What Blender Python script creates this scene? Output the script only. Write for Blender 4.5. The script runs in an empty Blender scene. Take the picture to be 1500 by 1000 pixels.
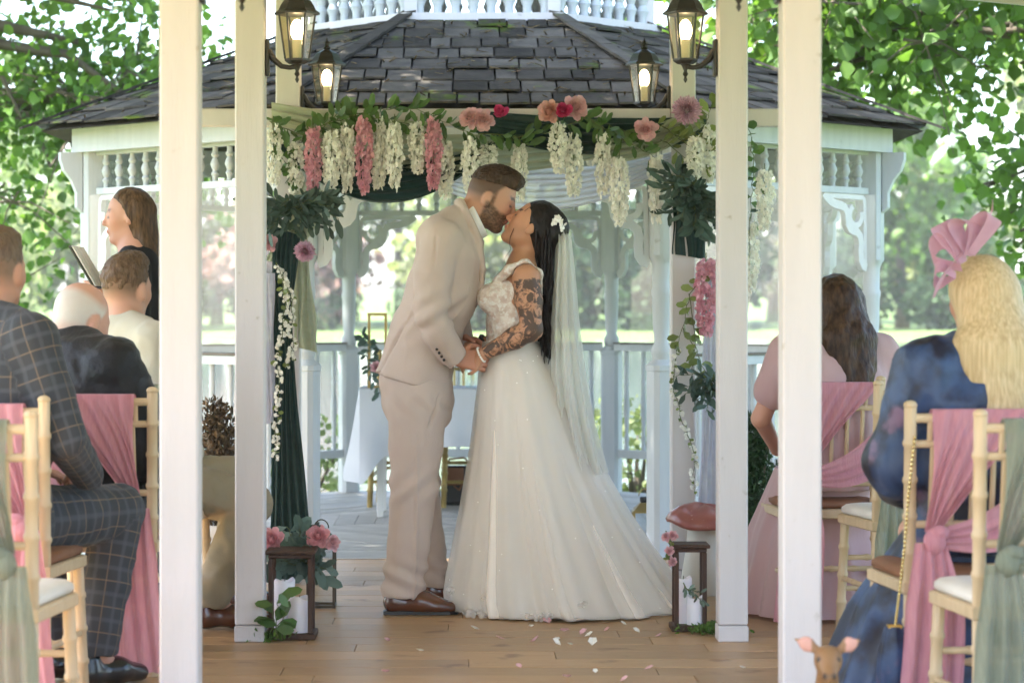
import bpy, bmesh, math, random
import numpy as np
from mathutils import Vector, Matrix, noise as mnoise

random.seed(7); RNG = np.random.default_rng(11)
SC = bpy.context.scene
COL = SC.collection
R = math.radians
F = 3540.0                     # focal length in photo pixels (85 mm lens, 1500 px wide)
CAM_Z = 1.25

# ------------------------------------------------------------------ camera
cam_data = bpy.data.cameras.new('camera'); cam = bpy.data.objects.new('camera', cam_data); COL.objects.link(cam)
cam.location = (0, 0, CAM_Z); cam.rotation_euler = (R(90), 0, 0)
cam_data.lens = 85; cam_data.sensor_width = 36
cam_data.shift_x = 0.04; cam_data.shift_y = -50/1500
cam_data.clip_start = 0.05; cam_data.clip_end = 2000
cam_data.dof.use_dof = True; cam_data.dof.focus_distance = 10.05; cam_data.dof.aperture_fstop = 3.6
SC.camera = cam

# ------------------------------------------------------------------ world, sun, exposure
SUN_EL, SUN_AZ = 58, -105       # azimuth measured from +Y (away from the camera) towards +X
world = bpy.data.worlds.new('World'); SC.world = world; world.use_nodes = True
wn = world.node_tree
sky = wn.nodes.new('ShaderNodeTexSky'); sky.sky_type = 'NISHITA'; sky.sun_disc = False
sky.sun_elevation = R(SUN_EL); sky.sun_rotation = R(SUN_AZ); sky.dust_density = 2.0
wn.links.new(sky.outputs[0], wn.nodes['Background'].inputs[0]); wn.nodes['Background'].inputs[1].default_value = 0.15
sl = bpy.data.lights.new('sun', 'SUN'); sl.energy = 5.0; sl.angle = R(0.5); sl.color = (1, .965, .91)
sun = bpy.data.objects.new('sun', sl); COL.objects.link(sun)
_sd = Vector((math.sin(R(SUN_AZ))*math.cos(R(SUN_EL)), math.cos(R(SUN_AZ))*math.cos(R(SUN_EL)), math.sin(R(SUN_EL))))
sun.location = _sd*30; sun.rotation_euler = _sd.to_track_quat('Z', 'Y').to_euler()
SC.view_settings.view_transform = 'Standard'; SC.view_settings.look = 'None'
SC.view_settings.exposure = 2.62; SC.view_settings.gamma = 1.0
SC.render.engine = 'CYCLES'
try:
    SC.cycles.use_denoising = True; SC.cycles.max_bounces = 7; SC.cycles.use_adaptive_sampling = True; SC.cycles.adaptive_threshold = .02; SC.cycles.transparent_max_bounces = 16
    SC.cycles.sample_clamp_indirect = 8
except Exception: pass

# ------------------------------------------------------------------ helpers
def P(px, py, d):
    """a point of the place at distance d that the photograph shows at px, py"""
    return Vector(((px-690)*d/F, d, CAM_Z-(py-450)*d/F))

def tag(o, label=None, cat=None, group=None, kind=None):
    if label: o['label'] = label
    if cat: o['category'] = cat
    if group: o['group'] = group
    if kind: o['kind'] = kind
    return o

def empty(name, loc=(0,0,0), label=None, cat=None, group=None):
    o = bpy.data.objects.new(name, None); COL.objects.link(o); o.location = loc; o.empty_display_size = .1
    return tag(o, label, cat, group)

def chain_loc(o):
    v = Vector((0,0,0))
    while o is not None:
        v += o.location; o = o.parent
    return v

def link_mesh(name, me, mat=None, parent=None, loc=None):
    o = bpy.data.objects.new(name, me); COL.objects.link(o)
    if mat is not None:
        for m in (mat if isinstance(mat, (list, tuple)) else [mat]): me.materials.append(m)
    if parent is not None: o.parent = parent
    if loc is not None: o.location = loc
    return o

def copy_tree(o, parent=None):
    c = o.copy(); COL.objects.link(c); c.parent = parent
    for ch in list(o.children): copy_tree(ch, c)
    return c

class MB:
    """collects shapes, builds one mesh object"""
    def __init__(s): s.v = []; s.f = []; s.mi = []; s.cur = 0
    def add(s, vs, fs):
        n = len(s.v); s.v.extend([tuple(v) for v in vs]); s.f.extend([tuple(i+n for i in f) for f in fs]); s.mi.extend([s.cur]*len(fs)); return s
    def box(s, lo, hi):
        x0,y0,z0 = lo; x1,y1,z1 = hi
        return s.add([(x0,y0,z0),(x1,y0,z0),(x1,y1,z0),(x0,y1,z0),(x0,y0,z1),(x1,y0,z1),(x1,y1,z1),(x0,y1,z1)],
              [(3,2,1,0),(4,5,6,7),(0,1,5,4),(1,2,6,5),(2,3,7,6),(3,0,4,7)])
    def obox(s, c, ax, ay, az):
        c,ax,ay,az = Vector(c),Vector(ax),Vector(ay),Vector(az)
        vs = [c+sx*ax+sy*ay+sz*az for sz in (-1,1) for (sx,sy) in ((-1,-1),(1,-1),(1,1),(-1,1))]
        return s.add(vs, [(3,2,1,0),(4,5,6,7),(0,1,5,4),(1,2,6,5),(2,3,7,6),(3,0,4,7)])
    def bevbox(s, lo, hi, b=.006):
        """box with chamfered edges"""
        bm = bmesh.new(); bmesh.ops.create_cube(bm, size=1)
        for v in bm.verts: v.co = Vector([lo[i]+(v.co[i]+.5)*(hi[i]-lo[i]) for i in range(3)])
        bmesh.ops.bevel(bm, geom=list(bm.edges), offset=b, segments=1, affect='EDGES')
        bm.verts.index_update(); s.add([v.co[:] for v in bm.verts], [[v.index for v in f.verts] for f in bm.faces]); bm.free(); return s
    def tube(s, pts, rad, n=8, cap=True, flat=1.0, up=None):
        pts = [Vector(p) for p in pts]
        if not hasattr(rad, '__len__'): rad = [rad]*len(pts)
        vs = []; fs = []; side = None
        for i, p in enumerate(pts):
            t = (pts[min(i+1,len(pts)-1)]-pts[max(i-1,0)])
            if t.length < 1e-9: t = Vector((0,0,1))
            t.normalize()
            if side is None:
                a = Vector(up) if up is not None else (Vector((0,0,1)) if abs(t.z) < .9 else Vector((1,0,0)))
                side = t.cross(a).normalized()
            side = (side - t*side.dot(t)).normalized(); b = t.cross(side)
            for k in range(n):
                an = 2*math.pi*k/n
                vs.append(p+side*(math.cos(an)*rad[i])+b*(math.sin(an)*rad[i]*flat))
        for i in range(len(pts)-1):
            for k in range(n):
                k2 = (k+1) % n
                fs.append((i*n+k, i*n+k2, (i+1)*n+k2, (i+1)*n+k))
        if cap:
            fs.append(tuple(range(n-1,-1,-1))); fs.append(tuple((len(pts)-1)*n+k for k in range(n)))
        return s.add(vs, fs)
    def lathe(s, prof, c=(0,0,0), n=12, sq=None):
        """prof: list of (r, z); sq: set of profile indices drawn square instead of round"""
        vs = []; fs = []
        for i,(r,z) in enumerate(prof):
            for k in range(n):
                an = 2*math.pi*(k+.5)/n
                x, y = math.cos(an), math.sin(an)
                if sq and i in sq:
                    m = max(abs(x),abs(y)); x, y = x/m, y/m
                vs.append((c[0]+x*r, c[1]+y*r, c[2]+z))
        for i in range(len(prof)-1):
            for k in range(n):
                k2 = (k+1) % n; fs.append((i*n+k, i*n+k2, (i+1)*n+k2, (i+1)*n+k))
        fs.append(tuple(range(n-1,-1,-1))); fs.append(tuple((len(prof)-1)*n+k for k in range(n)))
        return s.add(vs, fs)
    def ell(s, c, r, n=12, m=8, rot=None):
        vs = [(0,0,-1)]
        for i in range(1,m):
            ph = -math.pi/2+math.pi*i/m
            for k in range(n):
                an = 2*math.pi*k/n; vs.append((math.cos(ph)*math.cos(an), math.cos(ph)*math.sin(an), math.sin(ph)))
        vs.append((0,0,1)); fs = []
        for k in range(n): fs.append((0, 1+(k+1)%n, 1+k))
        for i in range(m-2):
            for k in range(n):
                a = 1+i*n+k; b = 1+i*n+(k+1)%n; fs.append((a,b,b+n,a+n))
        L = len(vs)-1
        for k in range(n): fs.append((L, L-n+k, L-n+(k+1)%n))
        out = []
        for v in vs:
            w = Vector((v[0]*r[0], v[1]*r[1], v[2]*r[2]))
            if rot is not None: w = rot @ w
            out.append(Vector(c)+w)
        return s.add(out, fs)
    def prism(s, poly, o, ax, ay, th):
        """polygon poly (u, v) in the plane o + u ax + v ay, extruded by vector th both ways"""
        o,ax,ay,th = Vector(o),Vector(ax),Vector(ay),Vector(th); n = len(poly)
        vs = [o+ax*u+ay*v-th for u,v in poly]+[o+ax*u+ay*v+th for u,v in poly]
        return s.add(vs, [tuple(range(n-1,-1,-1)), tuple(range(n,2*n))]+[(k,(k+1)%n,n+(k+1)%n,n+k) for k in range(n)])
    def ribbon(s, path, o, ax, ay, w, th):
        """flat bar of width w (in-plane) and half-thickness vector th, swept along a 2D path"""
        o,ax,ay,th = Vector(o),Vector(ax),Vector(ay),Vector(th); n = len(path); vs = []
        for i,(u,v) in enumerate(path):
            a = path[max(i-1,0)]; b = path[min(i+1,n-1)]; t = Vector((b[0]-a[0], b[1]-a[1])); t.normalize(); nx, ny = -t.y, t.x
            ww = (w[i] if hasattr(w,'__len__') else w)/2
            for sg, st in ((1,-1),(1,1),(-1,1),(-1,-1)):
                vs.append(o+ax*(u+nx*ww*sg)+ay*(v+ny*ww*sg)+th*st)
        fs = [(3,2,1,0), tuple((n-1)*4+k for k in range(4))]
        for i in range(n-1):
            for k in range(4): fs.append((i*4+k, i*4+(k+1)%4, (i+1)*4+(k+1)%4, (i+1)*4+k))
        return s.add(vs, fs)
    def grid(s, fn, nu, nv):
        vs = [fn(i/nu, j/nv) for j in range(nv+1) for i in range(nu+1)]
        return s.add(vs, [(j*(nu+1)+i, j*(nu+1)+i+1, (j+1)*(nu+1)+i+1, (j+1)*(nu+1)+i) for j in range(nv) for i in range(nu)])
    def mesh(s, name, off=(0,0,0), smooth=False, flip_fix=True):
        me = bpy.data.meshes.new(name)
        me.from_pydata([(v[0]-off[0], v[1]-off[1], v[2]-off[2]) for v in s.v], [], s.f)
        if any(s.mi): me.polygons.foreach_set('material_index', s.mi)
        if flip_fix:
            bm = bmesh.new(); bm.from_mesh(me); bmesh.ops.recalc_face_normals(bm, faces=bm.faces); bm.to_mesh(me); bm.free()
        if smooth:
            me.polygons.foreach_set('use_smooth', [True]*len(me.polygons))
            if smooth is not True:
                try: me.set_sharp_from_angle(angle=R(smooth))
                except Exception: pass
        me.update(); return me
    def build(s, name, mat, parent=None, smooth=False, flip_fix=True):
        off = chain_loc(parent) if parent is not None else (0,0,0)
        return link_mesh(name, s.mesh(name, off, smooth, flip_fix), mat, parent)

# ------------------------------------------------------------------ materials
MATS = {}
def M(name, c1, c2=None, scale=6., rough=.6, bump=0., bscale=60., spec=.35, trans=0., alpha=1., emit=0., island=0., objrand=0.,
      sheen=0., metal=0., stretch=(1,1,1), detail=4., attr=None, coat=0., c3=None, c3amt=.5, c3scale=9., tint=None, contrast=.25, sss=0.):
    if name in MATS: return MATS[name]
    m = bpy.data.materials.new(name); m.use_nodes = True; nt = m.node_tree; N = nt.nodes; L = nt.links
    N.clear(); out = N.new('ShaderNodeOutputMaterial'); b = N.new('ShaderNodeBsdfPrincipled')
    b.inputs['Roughness'].default_value = rough; b.inputs['Specular IOR Level'].default_value = spec; b.inputs['Metallic'].default_value = metal
    if sheen: b.inputs['Sheen Weight'].default_value = sheen; b.inputs['Sheen Roughness'].default_value = .4
    if coat: b.inputs['Coat Weight'].default_value = coat; b.inputs['Coat Roughness'].default_value = .12
    if sss:
        b.inputs['Subsurface Weight'].default_value = sss; b.inputs['Subsurface Radius'].default_value = (.012,.005,.003); b.inputs['Subsurface Scale'].default_value = 1.
    tc = N.new('ShaderNodeTexCoord'); mp = N.new('ShaderNodeMapping'); mp.inputs['Scale'].default_value = stretch
    L.new(tc.outputs['Object'], mp.inputs[0])
    def rgb(c): return (c[0], c[1], c[2], 1)
    if attr:
        at = N.new('ShaderNodeAttribute'); at.attribute_name = attr; col = at.outputs['Color']
    else:
        v = N.new('ShaderNodeRGB'); v.outputs[0].default_value = rgb(c1); col = v.outputs[0]
    if c2 is not None:
        nz = N.new('ShaderNodeTexNoise'); nz.inputs['Scale'].default_value = scale; nz.inputs['Detail'].default_value = detail
        L.new(mp.outputs[0], nz.inputs['Vector'])
        mr = N.new('ShaderNodeMapRange'); mr.inputs[1].default_value = .5-contrast; mr.inputs[2].default_value = .5+contrast; L.new(nz.outputs[0], mr.inputs[0])
        mx = N.new('ShaderNodeMix'); mx.data_type = 'RGBA'; L.new(mr.outputs[0], mx.inputs[0]); L.new(col, mx.inputs[6]); mx.inputs[7].default_value = rgb(c2); col = mx.outputs[2]
    if c3 is not None:
        nz = N.new('ShaderNodeTexNoise'); nz.inputs['Scale'].default_value = c3scale; nz.inputs['Detail'].default_value = 6; L.new(tc.outputs['Object'], nz.inputs['Vector'])
        mr = N.new('ShaderNodeMapRange'); mr.inputs[1].default_value = c3amt; mr.inputs[2].default_value = c3amt+.08; L.new(nz.outputs[0], mr.inputs[0])
        mx = N.new('ShaderNodeMix'); mx.data_type = 'RGBA'; L.new(mr.outputs[0], mx.inputs[0]); L.new(col, mx.inputs[6]); mx.inputs[7].default_value = rgb(c3); col = mx.outputs[2]
    if island or objrand:
        if island: g = N.new('ShaderNodeNewGeometry'); src = g.outputs['Random Per Island']; am = island
        else: g = N.new('ShaderNodeObjectInfo'); src = g.outputs['Random']; am = objrand
        mr = N.new('ShaderNodeMapRange'); mr.inputs[3].default_value = 1-am; mr.inputs[4].default_value = 1+am; L.new(src, mr.inputs[0])
        hs = N.new('ShaderNodeHueSaturation'); L.new(col, hs.inputs['Color']); L.new(mr.outputs[0], hs.inputs['Value']); col = hs.outputs[0]
    L.new(col, b.inputs['Base Color'])
    if bump:
        nz = N.new('ShaderNodeTexNoise'); nz.inputs['Scale'].default_value = bscale; nz.inputs['Detail'].default_value = 5; L.new(mp.outputs[0], nz.inputs['Vector'])
        bp = N.new('ShaderNodeBump'); bp.inputs['Strength'].default_value = bump; bp.inputs['Distance'].default_value = .01; L.new(nz.outputs[0], bp.inputs['Height']); L.new(bp.outputs[0], b.inputs['Normal'])
    sh = b.outputs[0]
    if trans:
        t = N.new('ShaderNodeBsdfTranslucent'); L.new(col, t.inputs[0])
        if tint:
            mm = N.new('ShaderNodeMix'); mm.data_type = 'RGBA'; mm.blend_type = 'MULTIPLY'; mm.inputs[0].default_value = 1; L.new(col, mm.inputs[6]); mm.inputs[7].default_value = rgb(tint); L.new(mm.outputs[2], t.inputs[0])
        ms = N.new('ShaderNodeMixShader'); ms.inputs[0].default_value = trans; L.new(sh, ms.inputs[1]); L.new(t.outputs[0], ms.inputs[2]); sh = ms.outputs[0]
    if alpha < 1:
        t = N.new('ShaderNodeBsdfTransparent'); ms = N.new('ShaderNodeMixShader'); ms.inputs[0].default_value = alpha; L.new(t.outputs[0], ms.inputs[1]); L.new(sh, ms.inputs[2]); sh = ms.outputs[0]
    if emit:
        b.inputs['Emission Color'].default_value = rgb(c1); b.inputs['Emission Strength'].default_value = emit
    L.new(sh, out.inputs[0]); MATS[name] = m; return m

def glass_mat(name, tint=(1,1,1), rough=.02, base=.05, k=.5):
    """thin pane: clear, with a mirror reflection that grows at grazing angles"""
    m = bpy.data.materials.new(name); m.use_nodes = True; nt = m.node_tree; N = nt.nodes; L = nt.links; N.clear()
    out = N.new('ShaderNodeOutputMaterial'); t = N.new('ShaderNodeBsdfTransparent'); t.inputs[0].default_value = (*tint, 1)
    g = N.new('ShaderNodeBsdfGlossy'); g.inputs['Roughness'].default_value = rough
    lw = N.new('ShaderNodeLayerWeight'); lw.inputs[0].default_value = .3
    pw = N.new('ShaderNodeMath'); pw.operation = 'POWER'; L.new(lw.outputs['Facing'], pw.inputs[0]); pw.inputs[1].default_value = 4
    ma = N.new('ShaderNodeMath'); ma.operation = 'MULTIPLY_ADD'; L.new(pw.outputs[0], ma.inputs[0]); ma.inputs[1].default_value = k; ma.inputs[2].default_value = base
    ms = N.new('ShaderNodeMixShader'); L.new(ma.outputs[0], ms.inputs[0]); L.new(t.outputs[0], ms.inputs[1]); L.new(g.outputs[0], ms.inputs[2]); L.new(ms.outputs[0], out.inputs[0])
    return m

WHITE = M('white_paint', (.62,.58,.575), (.57,.53,.525), scale=3, rough=.5, bump=.15, bscale=25, stretch=(6,6,.6), c3=(.42,.37,.32), c3amt=.68, c3scale=18)
GWHITE = M('gazebo_paint', (.56,.575,.58), (.48,.50,.51), scale=4, rough=.55, bump=.2, bscale=30, stretch=(5,5,.7), c3=(.30,.29,.26), c3amt=.70, c3scale=10)
SLATE = M('slate', (.058,.052,.044), (.105,.09,.072), scale=9, rough=.9, bump=.7, bscale=30, objrand=.45, c3=(.10,.13,.03), c3amt=.60, c3scale=4, spec=.05)
SLATE_EDGE = M('slate_edge', (.05,.04,.03), (.09,.07,.05), scale=20, rough=.9, bump=.4)
DECK = M('deck_board', (.40,.37,.33), (.50,.47,.42), scale=8, rough=.6, bump=.3, bscale=40, stretch=(1,1,1), objrand=.18)
OAK = M('oak_plank', (.36,.205,.095), (.46,.295,.15), scale=5, rough=.38, bump=.12, bscale=30, stretch=(1.2,14,1), objrand=.16, c3=(.22,.115,.05), c3amt=.62, c3scale=5, spec=.35)
GRASS_M = M('grass', (.07,.13,.03), (.12,.17,.05), scale=.8, rough=.9, bump=.5, bscale=8)
LAKE = M('lake_water', (.10,.13,.12), rough=.08, bump=.12, bscale=1.5, spec=.5)
GLASS = glass_mat('clear_glass')
# ================================================================== setting: ground, lake, floor
def gz(y):
    pts = [(-60,-.16),(16.9,-.16),(18.6,-.62),(112,-.7),(121,.05),(160,.9),(260,3),(900,6)]
    for (a,za),(b,zb) in zip(pts, pts[1:]):
        if y <= b:
            t = (y-a)/(b-a); t = t*t*(3-2*t); return za+(zb-za)*t
    return pts[-1][1]
ys = sorted(set([-60,-20,0,8,14,16.9,17.3,17.8,18.2,18.6,25,60,100,112,114,116,118,120,121,125,130,140,160,200,260,400,900]))
xs = [-600,-200,-100,-60,-40,-25,-15,-8,-4,0,4,8,15,25,40,60,100,200,600]
g = MB()
g.add([(x,y,gz(y)+.05*math.sin(x*.9+y*.4)*(1 if abs(y-8)>12 else 0)) for y in ys for x in xs],
      [(j*len(xs)+i, j*len(xs)+i+1, (j+1)*len(xs)+i+1, (j+1)*len(xs)+i) for j in range(len(ys)-1) for i in range(len(xs)-1)])
tag(g.build('ground', GRASS_M, smooth=True), 'grassy bank round the lake and under the gazebo', 'ground', kind='structure')
w = MB(); w.add([(-500,17.2,-.3),(500,17.2,-.3),(500,122,-.3),(-500,122,-.3)], [(0,1,2,3)])
tag(w.build('lake', LAKE), 'calm grey green lake behind the gazebo', 'lake', kind='structure')

fl = MB(); fl.box((-3.0,-3,-.16),(3.13,12.02,-.012))
floor = tag(fl.build('floor', M('subfloor',(.10,.06,.03))), 'oak plank floor of the open pavilion', 'floor', kind='structure')
pw, gap = .19, .0025
rows = int((12.02+3)/pw)
for j in range(rows):
    y1 = 12.02-j*pw; y0 = y1-pw
    if y1 < 4.2:
        b = MB(); b.box((-3.0,-3,-.012),(3.13,y1-gap,-.001)); b.build('plank', OAK, floor); break
    x = -3.0-random.random()*1.1
    while x < 3.13:
        x1 = min(x+1.29, 3.13); x0 = max(x,-3.0)
        if x1-x0 > .03:
            b = MB(); b.bevbox((x0+gap/2,y0+gap,-.012),(x1-gap/2,y1,random.uniform(-.0006,.0004)), .0015)
            b.build('plank', OAK, floor)
        x += 1.29

# ================================================================== pavilion
PXL, PXR = -.83, .962
pav = empty('pavilion', (.066,6.,0), 'open white timber pavilion of square posts over the aisle', 'pavilion')
def post(x, y, h=2.75, w=.055):
    b = MB(); b.bevbox((x-w,y-w,.062),(x+w,y+w,h), .006); o = b.build('post', WHITE, pav)
    b = MB(); b.bevbox((x-w-.002,y-w-.002,0),(x+w+.002,y+w+.002,.06), .004); b.build('post_shoe', WHITE, o)
for (yy,xl,xr) in ((6.9,-.828,.938),(9.09,-.828,.98),(11.0,PXL,PXR)):
    for xx in (xl, xr): post(xx, yy)
for sx in (-2.95, 3.08):
    for yy in (3.3, 5.0): post(sx, yy)
    b = MB(); b.box((sx-.05,3.2,2.52),(sx+.05,11.3,2.6)); b.build('side_beam', WHITE, pav)
for xx in (PXL, PXR):
    b = MB(); b.box((xx-.05,3.2,2.751),(xx+.05,11.3,2.86)); b.build('beam', WHITE, pav)
def roofz(x): return 2.93-.1*abs(x-.066)
for sg, x1 in ((-1,-3.1),(1,3.23)):
    xa = .066; b = MB()
    vs = []
    for y in (3.0, 11.4):
        for (x,z) in ((xa,roofz(xa)+.02),(x1,roofz(x1)+.02),(x1,roofz(x1)+.09),(xa,roofz(xa)+.09)): vs.append((x,y,z))
    b.add(vs, [(0,1,2,3),(7,6,5,4),(0,4,5,1),(1,5,6,2),(2,6,7,3),(3,7,4,0)]); b.build('roof_panel', WHITE, pav)
    b = MB(); vs = []
    for y in (11.405, 11.44):
        for (x,z) in ((xa,roofz(xa)),(x1,roofz(x1)),(x1,roofz(x1)+.15),(xa,roofz(xa)+.15)): vs.append((x,y,z))
    b.add(vs, [(0,1,2,3),(7,6,5,4),(0,4,5,1),(1,5,6,2),(2,6,7,3),(3,7,4,0)]); b.build('fascia', WHITE, pav)
# arch crossbar between the two end posts
b = MB(); b.bevbox((PXL+.056,10.96,2.07),(PXR-.056,11.04,2.15), .005); b.build('crossbar', WHITE, pav)
b = MB(); b.bevbox((PXR+.056,10.96,2.07),(1.55,11.04,2.15), .005); b.build('crossbar', WHITE, pav)
b = MB(); b.bevbox((-1.4,10.96,2.07),(PXL-.056,11.04,2.15), .005); b.build('crossbar', WHITE, pav)

# ================================================================== gazebo
GX, GY, GA = .062, 14.25, 2.15
T8 = math.tan(R(22.5))
gaz = empty('gazebo', (GX,GY,0), 'white octagonal timber gazebo with mossy slate roof by the lake', 'gazebo')
def fdir(k):   # outward unit normal of face k, face 0 faces the camera (-Y)
    a = R(-90+45*k); return Vector((math.cos(a), math.sin(a), 0)), Vector((-math.sin(a), math.cos(a), 0))
C0 = Vector((GX,GY,0))
def gp(k, u, r, z):
    n, t = fdir(k); return C0+n*r+t*u+Vector((0,0,z))
# floor: concentric boards in eight sectors
bw = .115
for k in range(8):
    r = GA+.08; i = 0
    while r > .12:
        r0 = max(r-bw+.004, .02); zt = random.uniform(-.003,.001)
        b = MB(); vs = []
        for z in (-.03, zt):
            vs += [gp(k,-r*T8+.003,r,z), gp(k,r*T8-.003,r,z), gp(k,r0*T8-.003,r0,z), gp(k,-r0*T8+.003,r0,z)]
        b.add(vs, [(3,2,1,0),(4,5,6,7),(0,1,5,4),(1,2,6,5),(2,3,7,6),(3,0,4,7)])
        b.build('floor_board', DECK, gaz); r -= bw
b = MB(); vs = [gp(k+.5 if 0 else k, (-1)*(GA+.06)*T8, GA+.06, -.16) for k in range(8)]+[gp(k, -(GA+.06)*T8, GA+.06, -.031) for k in range(8)]
b.add(vs, [tuple(range(8)), tuple(range(8,16))]+[(k,(k+1)%8,8+(k+1)%8,8+k) for k in range(8)]); b.build('floor_base', GWHITE, gaz)
b = MB(); b.bevbox((GX-GA*T8,12.03,-.15),(GX+GA*T8,GY-GA-.084,.004), .004); b.build('threshold', M('threshold_paint',(.68,.66,.62),(.5,.48,.45),rough=.5), gaz)
# turned posts
prof = [(.062,0),(.062,.93),(.066,.935),(.066,.96),(.045,.99),(.052,1.02),(.052,1.04),(.036,1.07),(.043,1.16),(.046,1.30),(.05,1.315),(.05,1.335),(.045,1.35),(.046,1.46),(.05,1.475),(.056,1.49),(.062,1.51),(.062,2.16)]
sqi = {0,1,2,3,16,17}
pm = MB(); pm.lathe(prof, n=16, sq=sqi); pmesh = pm.mesh('post', smooth=35); pmesh.materials.append(GWHITE)
for k in range(8):
    p = gp(k, GA*T8, GA, 0); o = link_mesh('post', pmesh, None, gaz); o.location = p-C0; o.rotation_euler.z = R(45*k+22.5)
# beam, frieze, rails per face
balp = [(.016,0),(.016,.05),(.011,.06),(.019,.09),(.012,.12),(.017,.2),(.022,.3),(.013,.42),(.019,.45),(.012,.47),(.016,.49),(.016,.66)]
bm_ = MB(); bm_.lathe([(r,z*1.06) for r,z in balp], n=10); balmesh = bm_.mesh('baluster', smooth=40); balmesh.materials.append(GWHITE)
frp = [(.013,0),(.013,.02),(.02,.035),(.012,.05),(.022,.075),(.022,.085),(.012,.11),(.02,.125),(.013,.14),(.013,.16)]
bm_ = MB(); bm_.lathe(frp, n=10); frmesh = bm_.mesh('frieze_spindle', smooth=40); frmesh.materials.append(GWHITE)
def bar(k, u0, u1, r0, r1, z0, z1, name, mat=GWHITE):
    b = MB(); vs = [gp(k,u,r,z) for z in (z0,z1) for (u,r) in ((u0,r0),(u1,r0),(u1,r1),(u0,r1))]
    b.add(vs, [(3,2,1,0),(4,5,6,7),(0,1,5,4),(1,2,6,5),(2,3,7,6),(3,0,4,7)]); return b.build(name, mat, gaz)
def arc(cx, cy, r, a0, a1, n=10): return [(cx+r*math.cos(R(a0+(a1-a0)*i/n)), cy+r*math.sin(R(a0+(a1-a0)*i/n))) for i in range(n+1)]
for k in range(8):
    hw = GA*T8-.062; r = GA
    bar(k, -(r+.05)*T8, (r+.05)*T8, r+.05, r-.05, 2.165, 2.25, 'eave_beam')
    bar(k, -(r+.11)*T8, (r+.11)*T8, r+.11, r+.055, 2.1, 2.23, 'fascia')
    bar(k, -hw, hw, r+.025, r-.025, 1.87, 1.905, 'frieze_rail')
    bar(k, -hw, hw, r+.025, r-.025, 2.085, 2.163, 'frieze_top_rail')
    n = 14
    for i in range(n):
        u = -hw+(i+.5)*2*hw/n; o = link_mesh('frieze_spindle', frmesh, None, gaz); o.location = gp(k,u,r,1.905)-C0; o.scale = (1.15,1.15,1.12)
    # scroll brackets
    for sg in (-1, 1):
        nn, tt = fdir(k); b = MB(); o = gp(k, sg*hw, r, 1.868)
        ax = tt*(-sg); ay = Vector((0,0,-1)); th = nn*.016
        path = [(.0,.40),(.03,.39),(.05,.36),(.055,.31),(.05,.27),(.06,.23),(.09,.205),(.125,.2),(.15,.19)]+[(.17,.165),(.175,.13),(.18,.10),(.2,.075),(.235,.065),(.28,.06),(.33,.045),(.37,.02),(.385,.001)]
        b.ribbon(path, o, ax, ay, .046, th)
        b.ribbon([(.012,.39),(.014,.30),(.016,.18),(.02,.05),(.03,.014)], o, ax, ay, .026, th*.98)
        b.ribbon([(.03,.016),(.15,.014),(.28,.013),(.37,.014)], o, ax, ay, .026, th*.96)
        b.ribbon(arc(.10,.115,.055,200,-60,14), o, ax, ay, .032, th*.94)
        b.build('bracket', GWHITE, gaz)
    if k == 0: continue
    top = bar(k, -hw, hw, r+.045, r-.045, .955, 1.0, 'hand_rail')
    bar(k, -hw, hw, r+.052, r-.052, 1.002, 1.014, 'rail_cap', M('rail_cap_wood',(.10,.075,.055),(.2,.17,.14),scale=6,rough=.55))
    bar(k, -hw, hw, r+.022, r-.022, .235, .29, 'bottom_rail')
    n = 11
    for i in range(n):
        u = -hw+(i+.5)*2*hw/n; o = link_mesh('baluster', balmesh, None, gaz); o.location = gp(k,u,r,.27)-C0
    bar(k, -hw, hw, r+.07, r+.064, 1.02, 1.865, 'window_pane', GLASS)
# cornice corner blocks on the outer side of the posts
for k in range(8):
    nn = (fdir(k)[0]+fdir(k+1)[0]).normalized(); b = MB(); o = gp(k, GA*T8, GA, 2.1)+nn*.067
    side = Vector((-nn.y, nn.x, 0))
    b.prism([(0,0),(.12,0),(.12,-.04),(.10,-.10),(.06,-.15),(.03,-.22),(.03,-.30),(0,-.33)], o, nn, Vector((0,0,1)), side*.03)
    b.build('eave_corbel', GWHITE, gaz)
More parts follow.
